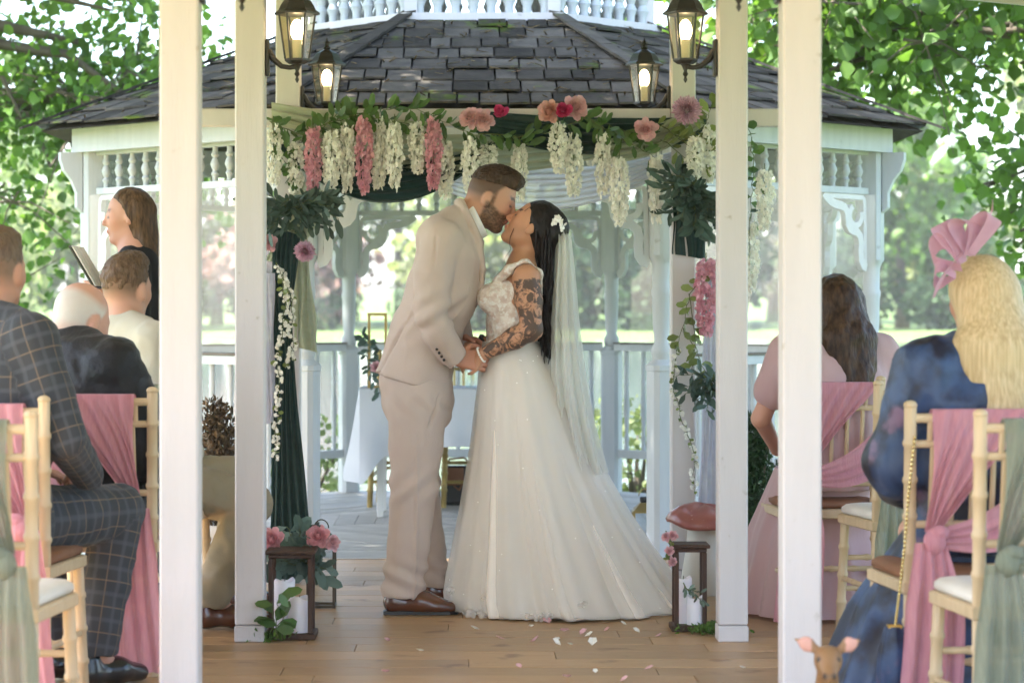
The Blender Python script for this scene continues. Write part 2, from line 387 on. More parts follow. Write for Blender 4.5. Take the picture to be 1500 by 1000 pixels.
# roof
RA, RT, ZE, ZT = 2.42, .98, 2.235, 2.83
def rz(r): return ZE+(RA-r)/(RA-RT)*(ZT-ZE)
roof = MB(); vs = [gp(k, -RA*T8, RA, ZE-.02) for k in range(8)]+[gp(k, -RT*T8, RT, ZT-.02) for k in range(8)]
roof.add(vs, [(k,(k+1)%8,8+(k+1)%8,8+k) for k in range(8)]+[tuple(range(8,16))])
roof_o = roof.build('roof', SLATE_EDGE, gaz)
stuff = MB(); courses = 8; sl_up = (ZT-ZE)/(RA-RT)
for k in range(8):
    for c in range(courses):
        r0 = RA+.02-(RA-RT)*c/courses; r1 = RA-(RA-RT)*(c+1)/courses-.05
        u = -r0*T8; off = 0; u += -random.random()*.1
        while u < r0*T8:
            wd = random.choice((.11,.14,.16,.18,.21)); ua, ub = u+.005, u+wd-.005; u += wd
            lim0, lim1 = r0*T8-.01, r1*T8-.01
            a0, b0 = max(ua,-lim0), min(ub,lim0); a1, b1 = max(ua,-lim1), min(ub,lim1)
            if b0-a0 < .025: continue
            if b1-a1 < .01: a1 = b1 = max(min((a0+b0)/2,lim1),-lim1); a1 -= .005; b1 += .005
            lift = random.uniform(.018,.034); jr = random.uniform(-.012,.012); sk = random.uniform(-.006,.006)
            z0 = rz(r0+jr); z1 = rz(r1); th = .011
            vs = [gp(k,a0,r0+jr+sk,z0+lift), gp(k,b0,r0+jr-sk,z0+lift), gp(k,b1,r1,z1+.006), gp(k,a1,r1,z1+.006)]
            vs = [v-Vector((0,0,th)) for v in vs]+vs
            fs = [(3,2,1,0),(4,5,6,7),(0,1,5,4),(1,2,6,5),(2,3,7,6),(3,0,4,7)]
            if k in (7,0,1):
                b = MB(); b.add(vs, fs); b.build('slate_tile', SLATE, roof_o)
            else: stuff.add(vs, fs)
o = stuff.build('slate_tiles_far', M('slate_far', (.06,.065,.07), (.10,.10,.11), scale=9, rough=.62, bump=.5, bscale=30, island=.3), roof_o); o['kind'] = 'stuff'
for k in range(8):
    b = MB(); pts = []
    for i in range(9):
        t = i/8; r = RA+.1-(RA+.1-RT)*t; p = gp(k, r*T8, r, rz(r)+.03); pts.append(p)
    for i in range(8):
        a, c = pts[i], pts[i+1]+(pts[i+1]-pts[i])*.12; d = (c-a).normalized(); s_ = d.cross(Vector((0,0,1))).normalized(); up = s_.cross(d)
        b.obox((a+c)/2+up*(.004+.003*(i%2)), d*(c-a).length/2, s_*.04, up*.007)
    b.build('hip_cap', SLATE, roof_o)
dm = MB(); rnd_ = random.Random(4)
for i in range(260):
    r_ = rnd_.uniform(RT+.1,RA); k_ = rnd_.choice((7,0,0,0,1)); u_ = rnd_.uniform(-1,1)*r_*T8*.95; p = gp(k_,u_,r_,rz(r_)+.031); a_ = rnd_.random()*6.28; L_ = rnd_.uniform(.012,.035)
    dm.obox(p, (math.cos(a_)*L_,math.sin(a_)*L_,-.2*L_), (-math.sin(a_)*.004,math.cos(a_)*.004,0), (0,0,.0015))
o = dm.build('fallen_twigs', M('twig_litter',(.09,.055,.03),(.16,.12,.05),scale=20,rough=.9,island=.4), roof_o); o['kind'] = 'stuff'
# cupola
zc = ZT
b = MB(); vs = []
for z,rr in ((zc-.015,RT+.05),(zc+.03,RT+.05),(zc+.03,RT-.1),(zc-.015,RT-.1)):
    vs += [gp(k,-rr*T8,rr,z) for k in range(8)]
fs = []
for i in range(4):
    for k in range(8): fs.append((i*8+k, i*8+(k+1)%8, ((i+1)%4)*8+(k+1)%8, ((i+1)%4)*8+k))
b.add(vs, fs); cup = b.build('cupola', WHITE, gaz)
for k in range(8):
    for i in range(8):
        u = -(RT-.03)*T8+(i+.5)*2*(RT-.03)*T8/8; o = link_mesh('cupola_spindle', frmesh, None, cup); o.location = gp(k,u,RT-.03,zc+.03)-C0; o.scale = (1.9,1.9,2.2)
    b = MB(); p = gp(k,(RT-.03)*T8,RT-.03,0); b.box((p.x-.035,p.y-.035,zc+.031),(p.x+.035,p.y+.035,zc+.5)); b.build('cupola_post', WHITE, cup)
b = MB(); vs = [gp(k,-(RT+.1)*T8,RT+.1,zc+.5) for k in range(8)]+[gp(k,-(RT+.1)*T8,RT+.1,zc+.56) for k in range(8)]+[C0+Vector((0,0,zc+1.3))]
b.add(vs, [tuple(range(8))]+[(k,(k+1)%8,8+(k+1)%8,8+k) for k in range(8)]+[(8+k,8+(k+1)%8,16) for k in range(8)]); b.build('cupola_roof', SLATE, cup)
# ================================================================== vegetation
def leaf_template(fold=.18, wide=.5):
    v = np.array([(0,0,0),(-wide*.75,.28,fold*.6),(-wide*.85,.62,fold),(0,1,-.05),(wide*.85,.62,fold),(wide*.75,.28,fold*.6)], float)
    return v, [(0,1,2,3),(0,3,4,5)]
def rand_rot(n, rng, droop=None):
    """n rotation matrices; leaf axis (y) random, biased by droop = (x,y,z, weight)"""
    y = rng.normal(size=(n,3))
    if droop is not None: y += np.array(droop[:3])*droop[3]
    y /= np.linalg.norm(y,axis=1)[:,None]
    a = rng.normal(size=(n,3)); x = np.cross(y,a); x /= np.linalg.norm(x,axis=1)[:,None]; z = np.cross(x,y)
    return np.stack([x,y,z],axis=2)
def leaves_mesh(name, pos, size, rng, droop=(0,0,-1,.6), tmpl=None, off=(0,0,0)):
    tv, tf = tmpl or leaf_template(); n = len(pos)
    Rm = rand_rot(n, rng, droop); sz = np.asarray(size)*np.ones(n)*rng.uniform(.5,1.4,n)
    vs = np.einsum('nij,kj->nki', Rm, tv)*sz[:,None,None]+np.asarray(pos)[:,None,:]-np.asarray(off)
    k = len(tv); V = vs.reshape(-1,3)
    fs = np.concatenate([np.array(tf)+i*0 for i in [0]])
    faces = (np.arange(n)[:,None,None]*k+fs[None]).reshape(-1,fs.shape[1])
    me = bpy.data.meshes.new(name); me.vertices.add(len(V)); me.vertices.foreach_set('co', V.ravel())
    q = faces.shape[1]; me.loops.add(faces.size); me.loops.foreach_set('vertex_index', faces.ravel().astype(np.int32))
    me.polygons.add(len(faces)); me.polygons.foreach_set('loop_start', np.arange(0,faces.size,q,dtype=np.int32)); me.polygons.foreach_set('loop_total', np.full(len(faces),q,dtype=np.int32))
    me.update(calc_edges=True); me.validate(); return me
BARK = M('bark', (.09,.07,.05), (.16,.13,.10), scale=6, rough=.9, bump=.8, bscale=12, stretch=(1,1,.3))
LEAF = [M('leaf_green', (.085,.165,.035), (.15,.25,.06), scale=.7, rough=.45, trans=.5, tint=(1.25,1.35,.6), island=.35, spec=.4),
        M('leaf_pale', (.20,.25,.11), (.27,.30,.16), scale=.3, rough=.6, trans=.5, tint=(1.2,1.25,.7), island=.3, spec=.3),
        M('leaf_dark', (.03,.065,.025), (.05,.09,.03), scale=.3, rough=.6, trans=.3, island=.35, spec=.3),
        M('leaf_copper', (.22,.12,.10), (.26,.16,.12), scale=.3, rough=.6, trans=.35, island=.3, spec=.3),
        M('leaf_blue', (.09,.15,.12), (.12,.18,.14), scale=.3, rough=.6, trans=.35, island=.3, spec=.3)]
def tree(name, label, base, th, blobs, n, lsize, mat, rng, group=None, tr=.25, droop=(0,0,-1,.6), cl=.5, limbs=True, nclump=None):
    """blobs: list of (cx,cy,cz, rx,ry,rz, weight); clumps of leaves inside them"""
    t = empty(name, base, label, 'tree', group); bl = np.array(blobs, float); wts = bl[:,6]/bl[:,6].sum()
    nc = nclump or max(20, n//90); pick = rng.choice(len(bl), nc, p=wts)
    d = rng.normal(size=(nc,3)); d /= np.linalg.norm(d,axis=1)[:,None]; rad = rng.uniform(.25,1,nc)**.5
    cc = bl[pick,:3]+d*rad[:,None]*bl[pick,3:6]
    ci = rng.integers(0,nc,n); pos = cc[ci]+rng.normal(size=(n,3))*cl*np.array([1,1,.8])
    pos = pos[pos[:,2] > base[2]+.15]
    me = leaves_mesh('crown', pos, lsize, rng, droop, off=base); link_mesh('crown', me, mat, t)
    b = MB(); top = Vector(base)+Vector((0,0,th)); x,y,z = base
    b.tube([(x,y,z-.1),(x+tr*.1,y,z+th*.3),(x-tr*.2,y+.1,z+th*.65),tuple(top)], [tr*1.25,tr,tr*.85,tr*.65], n=10)
    b.build('trunk', BARK, t, smooth=True)
    if limbs:
        tw = MB()
        for q in cc:
            if q[2] < base[2]+.6: continue
            c_ = Vector(q)
            for _ in range(3):
                dv = Vector((random.gauss(0,1),random.gauss(0,1),random.gauss(-.2,.8))).normalized()*random.uniform(.3,.75)
                tw.tube([c_-dv*.35, c_+dv*.3+Vector((0,0,.05)), c_+dv+Vector((0,0,-.06))], [.011,.007,.003], n=4)
        o = tw.build('twigs', BARK, t); o['kind'] = 'stuff'
        order = sorted(range(len(blobs)), key=lambda i: -blobs[i][6])[:7]
        for i in order:
            q = blobs[i]; c = Vector(q[:3]); s0 = top-Vector((0,0,random.uniform(0,th*.3))); mid = (s0+c)/2+Vector((random.uniform(-.3,.3),random.uniform(-.3,.3),random.uniform(.1,.5)))
            b = MB(); pts = [s0, s0.lerp(mid,.5)+Vector((0,0,.1)), mid, mid.lerp(c,.6), c+Vector((random.uniform(-.3,.3),0,-.2))]
            b.tube(pts, [tr*.55,tr*.42,tr*.3,tr*.2,tr*.07], n=7); b.build('limb', BARK, t, smooth=True)
            for _ in range(4):
                e = c+Vector((random.uniform(-1,1)*q[3],random.uniform(-1,1)*q[4],random.uniform(-1,.4)*q[5])); b = MB()
                b.tube([pts[2], pts[3].lerp(e,.5)+Vector((0,0,.15)), e], [tr*.2,tr*.12,tr*.03], n=5); b.build('branch', BARK, t, smooth=True)
    return t
rg = np.random.default_rng(3)
# broad leaved trees close beside the gazebo
tree('lime_tree', 'large round-leaved tree drooping beside the slate roof, by the officiant', (-7.2,18.6,-.5), 3.6,
     [(-3.1,17.8,3.4,1.3,1.2,1.1,3),(-4.2,18,1.9,1.0,1.2,.9,2),(-2.6,18.6,2.6,.6,1,.6,1),(-6.5,18,5.5,3,2.5,2.2,5),(-3.6,14.0,6.3,2.6,3.0,1.2,9),(-3.2,17.0,5.9,2.6,2.4,1.5,5),(-8.5,19,4.5,2,2,2,2)],
     27000, .085, LEAF[0], rg, tr=.3, cl=.34)
tree('lime_tree', 'large round-leaved tree over the gazebo corner beside the seated women', (7.4,17.4,-.5), 3.8,
     [(3.3,16.2,3.3,1.3,1.2,.7,4),(2.3,17.2,3.3,.8,1,.7,2),(4.1,16.6,2.2,.6,1,.55,1.2),(5.8,16.6,5.2,2.4,2.4,2.0,5),(2.9,15.8,5.9,2.6,2.4,1.3,6),(8.5,18,4.5,2,2,2,2)],
     19000, .10, LEAF[0], rg, tr=.3, cl=.33)
tree('lime_tree', 'tall broad-leaved tree whose crown arches high over the gazebo roof', (-6.2,12.4,-.16), 4.6,
     [(-3.0,11.9,6.5,2.9,2.2,.9,6),(-1.6,12.4,7.2,1.8,1.8,.8,2),(-6,12.4,6.8,2,2,1.2,2)], 21000, .11, LEAF[0], rg, tr=.28, cl=.4)
# trees and shrubs of the far bank
far = [(-21,128,13,5.5,1),(-14,133,15,6,0),(-9.5,126,8,3.6,3),(-4,136,16,6.5,1),(2,129,10,4.5,1),(6.5,134,15,6,4),(12,127,8,4,2),(17,136,17,7,1),(23,129,12,5,0),(29,135,15,6.5,1),(-28,134,15,6.5,0)]
kinds = ['leafy green tree on the far bank','pale yellow green tree on the far bank','dark evergreen tree on the far bank','coppery red tree on the far bank','blue green tree on the far bank']
for (x,y,h,r,k) in far:
    z = gz(y)
    tree('bank_tree', kinds[k], (x,y,z), h*.4, [(x,y,z+h*.62,r,r*.8,h*.36,3),(x-r*.5,y-1,z+h*.34,r*.6,r*.6,h*.2,1.4),(x+r*.5,y-1,z+h*.4,r*.6,r*.6,h*.22,1.4),(x,y-1.5,z+h*.2,r*.8,r*.5,h*.14,1.2)],
         2600, .62, LEAF[k], rg, 'trees on the far bank', tr=.35, cl=.7, limbs=False)
def shrub(name, label, c, r, n, ls, mat, group=None, cat='shrub', stem=True, hang=None):
    t = empty(name, (c[0],c[1],c[2]), label, cat, group)
    d = rg.normal(size=(n,3)); d /= np.linalg.norm(d,axis=1)[:,None]; p = d*(rg.uniform(.15,1,n)**.45)[:,None]*np.array(r)
    p += rg.normal(size=(n,3))*.08*min(r); pos = p+np.array([c[0],c[1],c[2]+r[2]*.95]); pos = pos[pos[:,2] > c[2]+.01]
    link_mesh('foliage', leaves_mesh('foliage', pos, ls, rg, (0,0,.4,1), off=c), mat, t)
    if stem:
        b = MB()
        for i in range(5):
            a = random.random()*6.28; b.tube([(c[0],c[1],c[2]-.05),(c[0]+math.cos(a)*r[0]*.3,c[1]+math.sin(a)*r[1]*.3,c[2]+r[2]*.6),(c[0]+math.cos(a)*r[0]*.6,c[1]+math.sin(a)*r[1]*.6,c[2]+r[2]*1.3)], [.012+r[0]*.03,.01+r[0]*.02,.004], n=5)
        b.build('stem', BARK, t)
    return t
for (x,y,rx,h,k) in [(-16,123,3,1.6,2),(-9,124,3.5,1.5,2),(-1,123.5,3,1.4,2),(5,124,3.4,2.6,2),(9.5,123,3.2,2.9,2),(19.5,124,2.6,2.6,2),(25,123.5,3.5,1.5,2)]:
    shrub('bank_shrub', 'dark rounded shrub low on the far bank', (x,y,gz(y)), (rx,1.6,h), 1500, .4, LEAF[k], 'shrubs low on the far bank')
for (x,y,rx,h) in [(1.2,17.6,.6,.5),(1.75,17.9,.5,.65),(-1.3,17.7,.6,.45),(.4,18.1,.6,.4),(3.0,17.8,.6,.5)]:
    shrub('waterside_shrub', 'light green leafy shrub at the water just behind the gazebo railing', (x,y,gz(y)), (rx,.4,h), 700, .06, LEAF[1], 'shrubs at the water behind the railing')
# weeping willow
wt = empty('willow_tree', (-13.2,46,-.6), 'pale weeping willow with hanging strands across the water', 'tree')
pos = []
for i in range(150):
    a = random.random()*6.28; r = 3.3*random.random()**.5; x = -11.2+math.cos(a)*r; y = 46+math.sin(a)*r; z0 = 5.8-r*.5+random.uniform(-.4,.4); L = random.uniform(2.5,4.6)
    for j in range(26): pos.append((x+random.gauss(0,.06)+.1*math.sin(j*.2+i), y+random.gauss(0,.06), z0-L*j/26))
pos = np.array(pos); pos = pos[pos[:,2] > -.2]
link_mesh('crown', leaves_mesh('crown', pos, .2, rg, (0,0,-1,3), tmpl=leaf_template(.1,.16), off=wt.location), LEAF[1], wt)
b = MB(); b.tube([(-13.2,46,-.7),(-12.6,46,1.5),(-11.4,46,3.6),(-11.2,46,5.4)], [.4,.34,.25,.1], n=9); b.build('trunk', BARK, wt, smooth=True)

# ================================================================== coach lanterns on the posts
BLACK = M('black_metal', (.018,.016,.015), (.03,.026,.022), scale=20, rough=.42, spec=.5)
BRASS = M('gold_metal', (.42,.30,.12), rough=.35, metal=.9)
BULB = M('bulb_glow', (1,.78,.5), emit=3.5)
LGLASS = glass_mat('lantern_glass', (.93,.86,.70), .12, .10, .5)
CREAM = M('candle_tube', (.75,.70,.6), rough=.5)
def coach_lantern():
    t = empty('wall_lantern')
    cx = .118
    b = MB(); b.bevbox((.0,-.03,.01),(.014,.03,.15), .004); b.build('backplate', BLACK, t)
    b = MB(); b.tube([(.01,0,.11),(.03,0,.075),(.06,0,.05),(.09,0,.045),(cx,0,.05)], [.013,.012,.010,.009,.010], n=8)
    b.lathe([(.002,-.012),(.008,0),(.004,.01),(.011,.02),(.006,.032),(.014,.05),(.02,.06)], (cx,0,0), n=10); b.build('arm', BLACK, t, smooth=50)
    hexr = lambda r, z: [(cx+r*math.cos(R(60*k)), r*math.sin(R(60*k)), z) for k in range(6)]
    b = MB(); vs = hexr(.03,.058)+hexr(.047,.07)+hexr(.047,.078); b.add(vs, [tuple(range(6)),tuple(range(12,18))]+[(i*6+k,i*6+(k+1)%6,(i+1)*6+(k+1)%6,(i+1)*6+k) for i in range(2) for k in range(6)]); b.build('base', BLACK, t)
    lo, hi = hexr(.045,.078), hexr(.068,.245)
    for k in range(6):
        b = MB(); b.tube([lo[k],hi[k]], .0042, n=5); b.build('glazing_bar', BLACK, t)
        b = MB(); b.add([lo[k],lo[(k+1)%6],hi[(k+1)%6],hi[k]], [(0,1,2,3)]); b.build('glass_pane', LGLASS, t)
    b = MB(); rings = [(.085,.243),(.086,.25),(.07,.262),(.062,.28),(.05,.298),(.03,.31),(.016,.316)]
    vs = sum([hexr(r,z) for r,z in rings], []); b.add(vs, [tuple(range(6)),tuple(range(36,42))]+[(i*6+k,i*6+(k+1)%6,(i+1)*6+(k+1)%6,(i+1)*6+k) for i in range(6) for k in range(6)])
    b.lathe([(.012,.316),(.018,.325),(.008,.335),(.014,.345),(.004,.36),(.001,.372)], (cx,0,0), n=8); b.build('cap', BLACK, t)
    b = MB(); b.lathe([(.016,.078),(.016,.15)], (cx,0,0), n=10); b.build('candle_tube', CREAM, t, smooth=40)
    b = MB(); b.ell((cx,0,.185), (.025,.025,.042), 10, 8); b.build('bulb', BULB, t, smooth=True)
    return t
lan = coach_lantern()
for i,(x,y,s,lb) in enumerate([(-.772,6.9,1,'outer post beside the men'),(.882,6.9,-1,'outer post beside the women'),(-.772,9.09,1,'middle post on the men\'s side'),(.924,9.09,-1,'middle post on the women\'s side'),(PXL+.056,11,1,'draped arch post above the dark green drape'),(PXR-.056,11,-1,'draped arch post above the lilac dahlia')]):
    o = lan if i == 0 else copy_tree(lan)
    o.location = (x,y,2.105); o.rotation_euler.z = 0 if s > 0 else math.pi
    tag(o, 'lit black coach lantern on '+lb, 'lantern', 'coach lanterns on the posts')

# ================================================================== banquet chairs and sashes
LIME = M('limewashed_wood', (.52,.38,.22), (.61,.47,.30), scale=8, rough=.45, bump=.1, bscale=40, stretch=(3,3,.6))
GOLDW = M('gold_chair_paint', (.40,.29,.10), (.3,.2,.07), scale=8, rough=.35, metal=.4)
IVORY = M('ivory_cushion', (.72,.68,.62), (.64,.60,.54), scale=6, rough=.8)
BROWNC = M('brown_cushion', (.20,.085,.04), (.26,.12,.06), scale=6, rough=.7)
def bamboo(b, p, q, r, n=8, knots=3):
    p, q = Vector(p), Vector(q); pts = []; rr = []
    L = (q-p).length
    ks = [(i+1)/(knots+1) for i in range(knots)]
    ts = sorted([0,1]+[k+d for k in ks for d in (-.012/L,-.005/L,.005/L,.012/L)])
    for t in ts:
        pts.append(p.lerp(q,t)); near = min([abs(t-k)*L for k in ks]+[9]); rr.append(r*1.22 if near < .007 else r)
    b.tube(pts, rr, n=n)
def chair(wood, cush):
    t = empty('banquet_chair')
    for sx in (-1,1):
        b = MB(); bamboo(b, (sx*.185,.185,.43), (sx*.20,.205,0), .018, knots=3); b.build('front_leg', wood, t, smooth=40)
        b = MB(); bamboo(b, (sx*.175,-.18,.45), (sx*.19,-.235,0), .018, knots=3); bamboo(b, (sx*.175,-.18,.43), (sx*.19,-.25,.965), .0185, knots=4)
        b.ell((sx*.19,-.25,.968), (.021,.021,.014), 8, 6); b.build('back_post', wood, t, smooth=40)
        b = MB(); bamboo(b, (sx*.192,.19,.2), (sx*.185,-.205,.2), .0105, knots=2); b.build('stretcher', wood, t, smooth=40)
    for z, y in ((.28,.196),(.16,.2)):
        b = MB(); bamboo(b, (-.19,y,z), (.19,y,z), .0105, knots=3); b.build('stretcher', wood, t, smooth=40)
    b = MB(); bamboo(b, (-.182,-.208,.22), (.182,-.208,.22), .0105, knots=3); b.build('stretcher', wood, t, smooth=40)
    for z, y, r in ((.93,-.245,.0135),(.855,-.236,.0115),(.62,-.204,.0115),(.555,-.196,.0115)):
        b = MB(); bamboo(b, (-.186,y,z), (.186,y,z), r, knots=3); b.build('back_rail', wood, t, smooth=40)
    for i in range(5):
        x = -.12+.06*i; b = MB(); b.tube([(x,-.204,.62),(x,-.236,.855)], .0085, n=7); b.build('spindle', wood, t, smooth=40)
    for i in range(4):
        x = -.13+.087*i; b = MB(); b.tube([(x,-.236,.855),(x,-.245,.93)], .0085, n=7); b.build('spindle', wood, t, smooth=40)
    def sq(w0, w1, y0, y1, z):
        return [(-w1,y0,z),(w1,y0,z),(w1*1.04,0,z),(w0,y1*.85,z),(w0*.85,y1,z),(-w0*.85,y1,z),(-w0,y1*.85,z),(-w1*1.04,0,z)]
    b = MB(); vs = []
    for z,e in ((.415,.0),(.42,.006),(.448,.006),(.453,0)): vs += sq(.208+e,.192+e,-.2-e,.212+e,z)
    b.add(vs, [tuple(range(8)),tuple(range(24,32))]+[(i*8+k,i*8+(k+1)%8,(i+1)*8+(k+1)%8,(i+1)*8+k) for i in range(3) for k in range(8)]); b.build('seat', wood, t)
    b = MB(); vs = []
    for z,e in ((.454,-.004),(.463,.003),(.478,.002),(.49,-.012),(.496,-.05)): vs += sq(.2+e,.185+e,-.175-e,.205+e,z)
    b.add(vs, [tuple(range(8)),tuple(range(32,40))]+[(i*8+k,i*8+(k+1)%8,(i+1)*8+(k+1)%8,(i+1)*8+k) for i in range(4) for k in range(8)]); b.build('cushion', cush, t, smooth=60)
    return t
def sash_mat(name, c1, c2):
    return M(name, c1, c2, scale=30, rough=.85, trans=.35, bump=.7, bscale=55, stretch=(5,1,.5), alpha=.9, sheen=.3)
PINK_S = sash_mat('pink_gauze', (.80,.40,.46), (.70,.31,.38))
SAGE_S = sash_mat('sage_gauze', (.34,.37,.28), (.25,.28,.21))
def sash(mat, full=False):
    """built for a chair whose aisle side is -X"""
    t = empty('chair_sash'); kx, kz = (-.13,.585)
    b = MB()
    def fan(u, v):
        x0 = (-.13 if not full else -.19)+(.19+.13)*u if not full else -.195+.39*u
        top = Vector((x0,-.268+.004*math.sin(u*37),.955)); kn = Vector((kx+(u-.5)*.055,-.285,kz+.02+.02*u))
        e = v**1.15; p = top.lerp(kn, e)
        p.x += .012*math.sin(u*9+v*3)*v*(1-v)*4; p.y += -.012*math.sin(math.pi*v)+.009*math.sin(u*44+v*5)*(.4+v)
        return p
    b.grid(fan, 34, 16)
    b.grid(lambda u,v: Vector((-.13+(.32)*u if not full else -.195+.39*u, -.268+.056*v, .955+.014*math.sin(v*3.14)-.03*v)), 20, 4)
    b.build('sash_fan', mat, t, smooth=True)
    b = MB()
    def low(u, v):
        a = Vector((.205,-.235-.015*math.sin(v*20),.80-.20*v)); k = Vector((kx+.02,-.287,kz+.03-.06*v)); p = a.lerp(k, u)
        p.z -= .03*math.sin(math.pi*u); p.y -= .02*math.sin(math.pi*u)+.007*math.sin(v*26+u*4); return p
    b.grid(low, 16, 18); b.build('sash_band', mat, t, smooth=True)
    b = MB(); b.ell((kx,-.295,kz-.005), (.034,.03,.04), 12, 8); b.ell((kx+.012,-.3,kz+.02), (.03,.026,.022), 10, 6); b.build('knot', mat, t, smooth=True)
    b = MB()
    def tail(u, v):
        w = .045+.035*min(1,v*3)+.012*v; x = kx-.015+(u-.5)*2*w+.012*math.sin(v*4); return Vector((x, -.30-.014*v+.014*math.sin(u*23+v*2.2)*min(1,.4+v*2), kz-.01-(kz-.035)*v))
    b.grid(tail, 30, 22); b.build('sash_tail', mat, t, smooth=True)
    return t
ch_ivory = chair(LIME, IVORY); ch_brown = chair(LIME, BROWNC); ch_gold = chair(GOLDW, BROWNC)
protos = {'i': [ch_ivory,0], 'b': [ch_brown,0], 'g': [ch_gold,0]}
sp, sg_ = sash(PINK_S), sash(SAGE_S); sprot = {'p':[sp,0],'s':[sg_,0]}
def put(pr, key, loc, rz, mirror=False):
    o = pr[key][0] if pr[key][1] == 0 else copy_tree(pr[key][0]); pr[key][1] += 1
    o.location = loc; o.rotation_euler.z = R(rz); o.scale = (-1 if mirror else 1, 1, 1); return o
CH = [('b',-1.47,7.64,-5,'p',1,'under the man in the checked suit'),
      ('i',-1.325,6.60,-4,'s',1,'with nobody on it, behind the man in the checked suit'),
      ('b',-1.25,8.44,-4,'p',1,'under the white-haired man in black'),
      ('i',-1.26,9.50,-3,'s',1,'under the man in the beige jacket'),
      ('b', 1.41,9.75, 3,'p',0,'under the dark-haired woman in pink'),
      ('i', 1.66,9.22, 8,'s',0,'with nobody on it, between the two seated women'),
      ('b', 1.44,7.24, 4,'p',0,'under the blonde woman in navy'),
      ('i', 1.52,6.66, 4,'s',0,'with nobody on it, behind the blonde woman')]
for (k,x,y,rz_,sk,mir,lb) in CH:
    tag(put(protos,k,(x,y,0),rz_), 'limewashed bamboo-look banquet chair '+lb, 'chair', 'banquet chairs beside the aisle')
    tag(put(sprot,sk,(x,y,0),rz_,bool(mir)), ('pink' if sk=='p' else 'sage green')+' gauze sash knotted on the chair '+lb.replace('with nobody on it, ',''), 'sash', 'sashes on the banquet chairs')
tag(put(protos,'g',(-.42,15.3,0),176), 'gold bamboo-look chair behind the white table, near the gold lantern', 'chair')
o = copy_tree(ch_gold); o.location = (.02,15.3,0); o.rotation_euler.z = R(182); tag(o, 'gold bamboo-look chair behind the white table, beside the black handbag', 'chair')
# ================================================================== cloth draped on the arch
def cloth(name, c1, c2, alpha=1., trans=.3, bump=.25):
    return M(name, c1, c2, scale=12, rough=.75, trans=trans, bump=bump, bscale=60, stretch=(1,1,4), alpha=alpha, sheen=.25)
SAGE = cloth('sage_cloth', (.47,.49,.35), (.40,.42,.29))
FOREST = cloth('forest_cloth', (.018,.045,.04), (.028,.06,.052), trans=.25)
SHEER = cloth('sheer_white', (.78,.77,.82), (.70,.69,.76), alpha=.85, trans=.6)
LILACW = cloth('lilac_white', (.60,.58,.66), (.52,.50,.58), alpha=.95, trans=.35)
def swag(name, label, L, Rr, sag0, sag1, drop, mat, nf=6, amp=.012, nu=40, nv=26, skew=0.):
    """cloth slung between two points: upper edge sags sag0, lower edge sag1 (+drop at the ends)"""
    L, Rr = Vector(L), Vector(Rr); b = MB(); ph = random.random()*6
    def fn(u, v):
        w = 4*u*(1-u); w = w**(.8+.3*v); p = L.lerp(Rr, u)
        p.z -= (sag0+(sag1-sag0)*v)*w+drop*v*(1+skew*(u-.5)*2)
        p.y += amp*math.sin(v*nf*6.28+ph+1.2*math.sin(u*5+ph))*(.5+w)-.03*w*v
        p.z += .006*math.sin(v*nf*6.28+u*4)
        return p
    b.grid(fn, nu, nv); return tag(b.build(name, mat, None, smooth=True), label, 'drape', 'cloth draped on the floral arch')
def hanging(name, label, pts, mat, pleat=5, amp=.018, nv=30, nu=30):
    """pts: list of (left point, right point) from top to bottom"""
    b = MB(); ph = random.random()*6; n = len(pts)-1
    def fn(u, v):
        q = min(int(v*n), n-1); t = v*n-q; a = pts[q][0].lerp(pts[q+1][0], t); c = pts[q][1].lerp(pts[q+1][1], t); p = a.lerp(c, u)
        p.y += amp*math.sin(u*pleat*6.28+ph+.8*math.sin(v*3+ph))*(.55+.45*v); p.x += .004*math.sin(v*11+u*7); return p
    b.grid(fn, nu, nv); return tag(b.build(name, mat, None, smooth=True), label, 'drape', 'cloth draped on the floral arch')
Q = lambda x, y, d=10.93: P(x, y, d)
swag('cloth_drape', 'sage green cloth wrapped along the crossbar towards the men', Q(398,150,10.9), Q(640,178,10.9), .015, .03, .10, SAGE, nf=3)
swag('cloth_drape', 'sage green cloth band hanging behind the wisteria', Q(420,190,10.95), Q(1010,175,10.95), .05, .20, .03, SAGE, nf=5)
swag('cloth_drape', 'sage green cloth pulled up diagonally to the lilac dahlia', Q(880,205,10.88), Q(1030,148,10.88), .03, .05, .11, SAGE, nf=4)
swag('cloth_drape', 'dark green cloth slung in a low curve beside the groom', Q(400,205,10.94), Q(735,200,10.94), .10, .27, .03, FOREST, nf=5, amp=.016)
swag('cloth_drape', 'dark green cloth stretched along the crossbar above the couple', Q(690,160,10.91), Q(1035,168,10.91), .03, .10, .10, FOREST, nf=4)
swag('cloth_drape', 'sheer white cloth hanging in soft folds above the bride', Q(560,215,10.97), Q(1025,205,10.97), .12, .25, .06, SHEER, nf=7, amp=.014)
hanging('cloth_drape', 'sage green cloth gathered from the arch corner to the pink rose', [(Q(436,262),Q(486,285)),(Q(425,310),Q(474,318)),(Q(402,350),Q(448,352)),(Q(390,382),Q(412,386))], SAGE, pleat=3)
hanging('cloth_drape', 'sage green cloth tail hanging beside the dark green drape', [(Q(434,335),Q(448,335)),(Q(432,400),Q(455,400)),(Q(430,470),Q(463,470)),(Q(432,508),Q(466,516))], SAGE, pleat=2)
hanging('cloth_drape', 'long dark green drape falling to the floor by the wooden lantern', [(Q(398,330,10.86),Q(440,345,10.86)),(Q(398,450,10.86),Q(428,450,10.86)),(Q(398,600,10.86),Q(437,600,10.86)),(Q(396,760,10.86),Q(452,760,10.86)),(Q(392,848,10.86),Q(470,848,10.86))], FOREST, pleat=5)
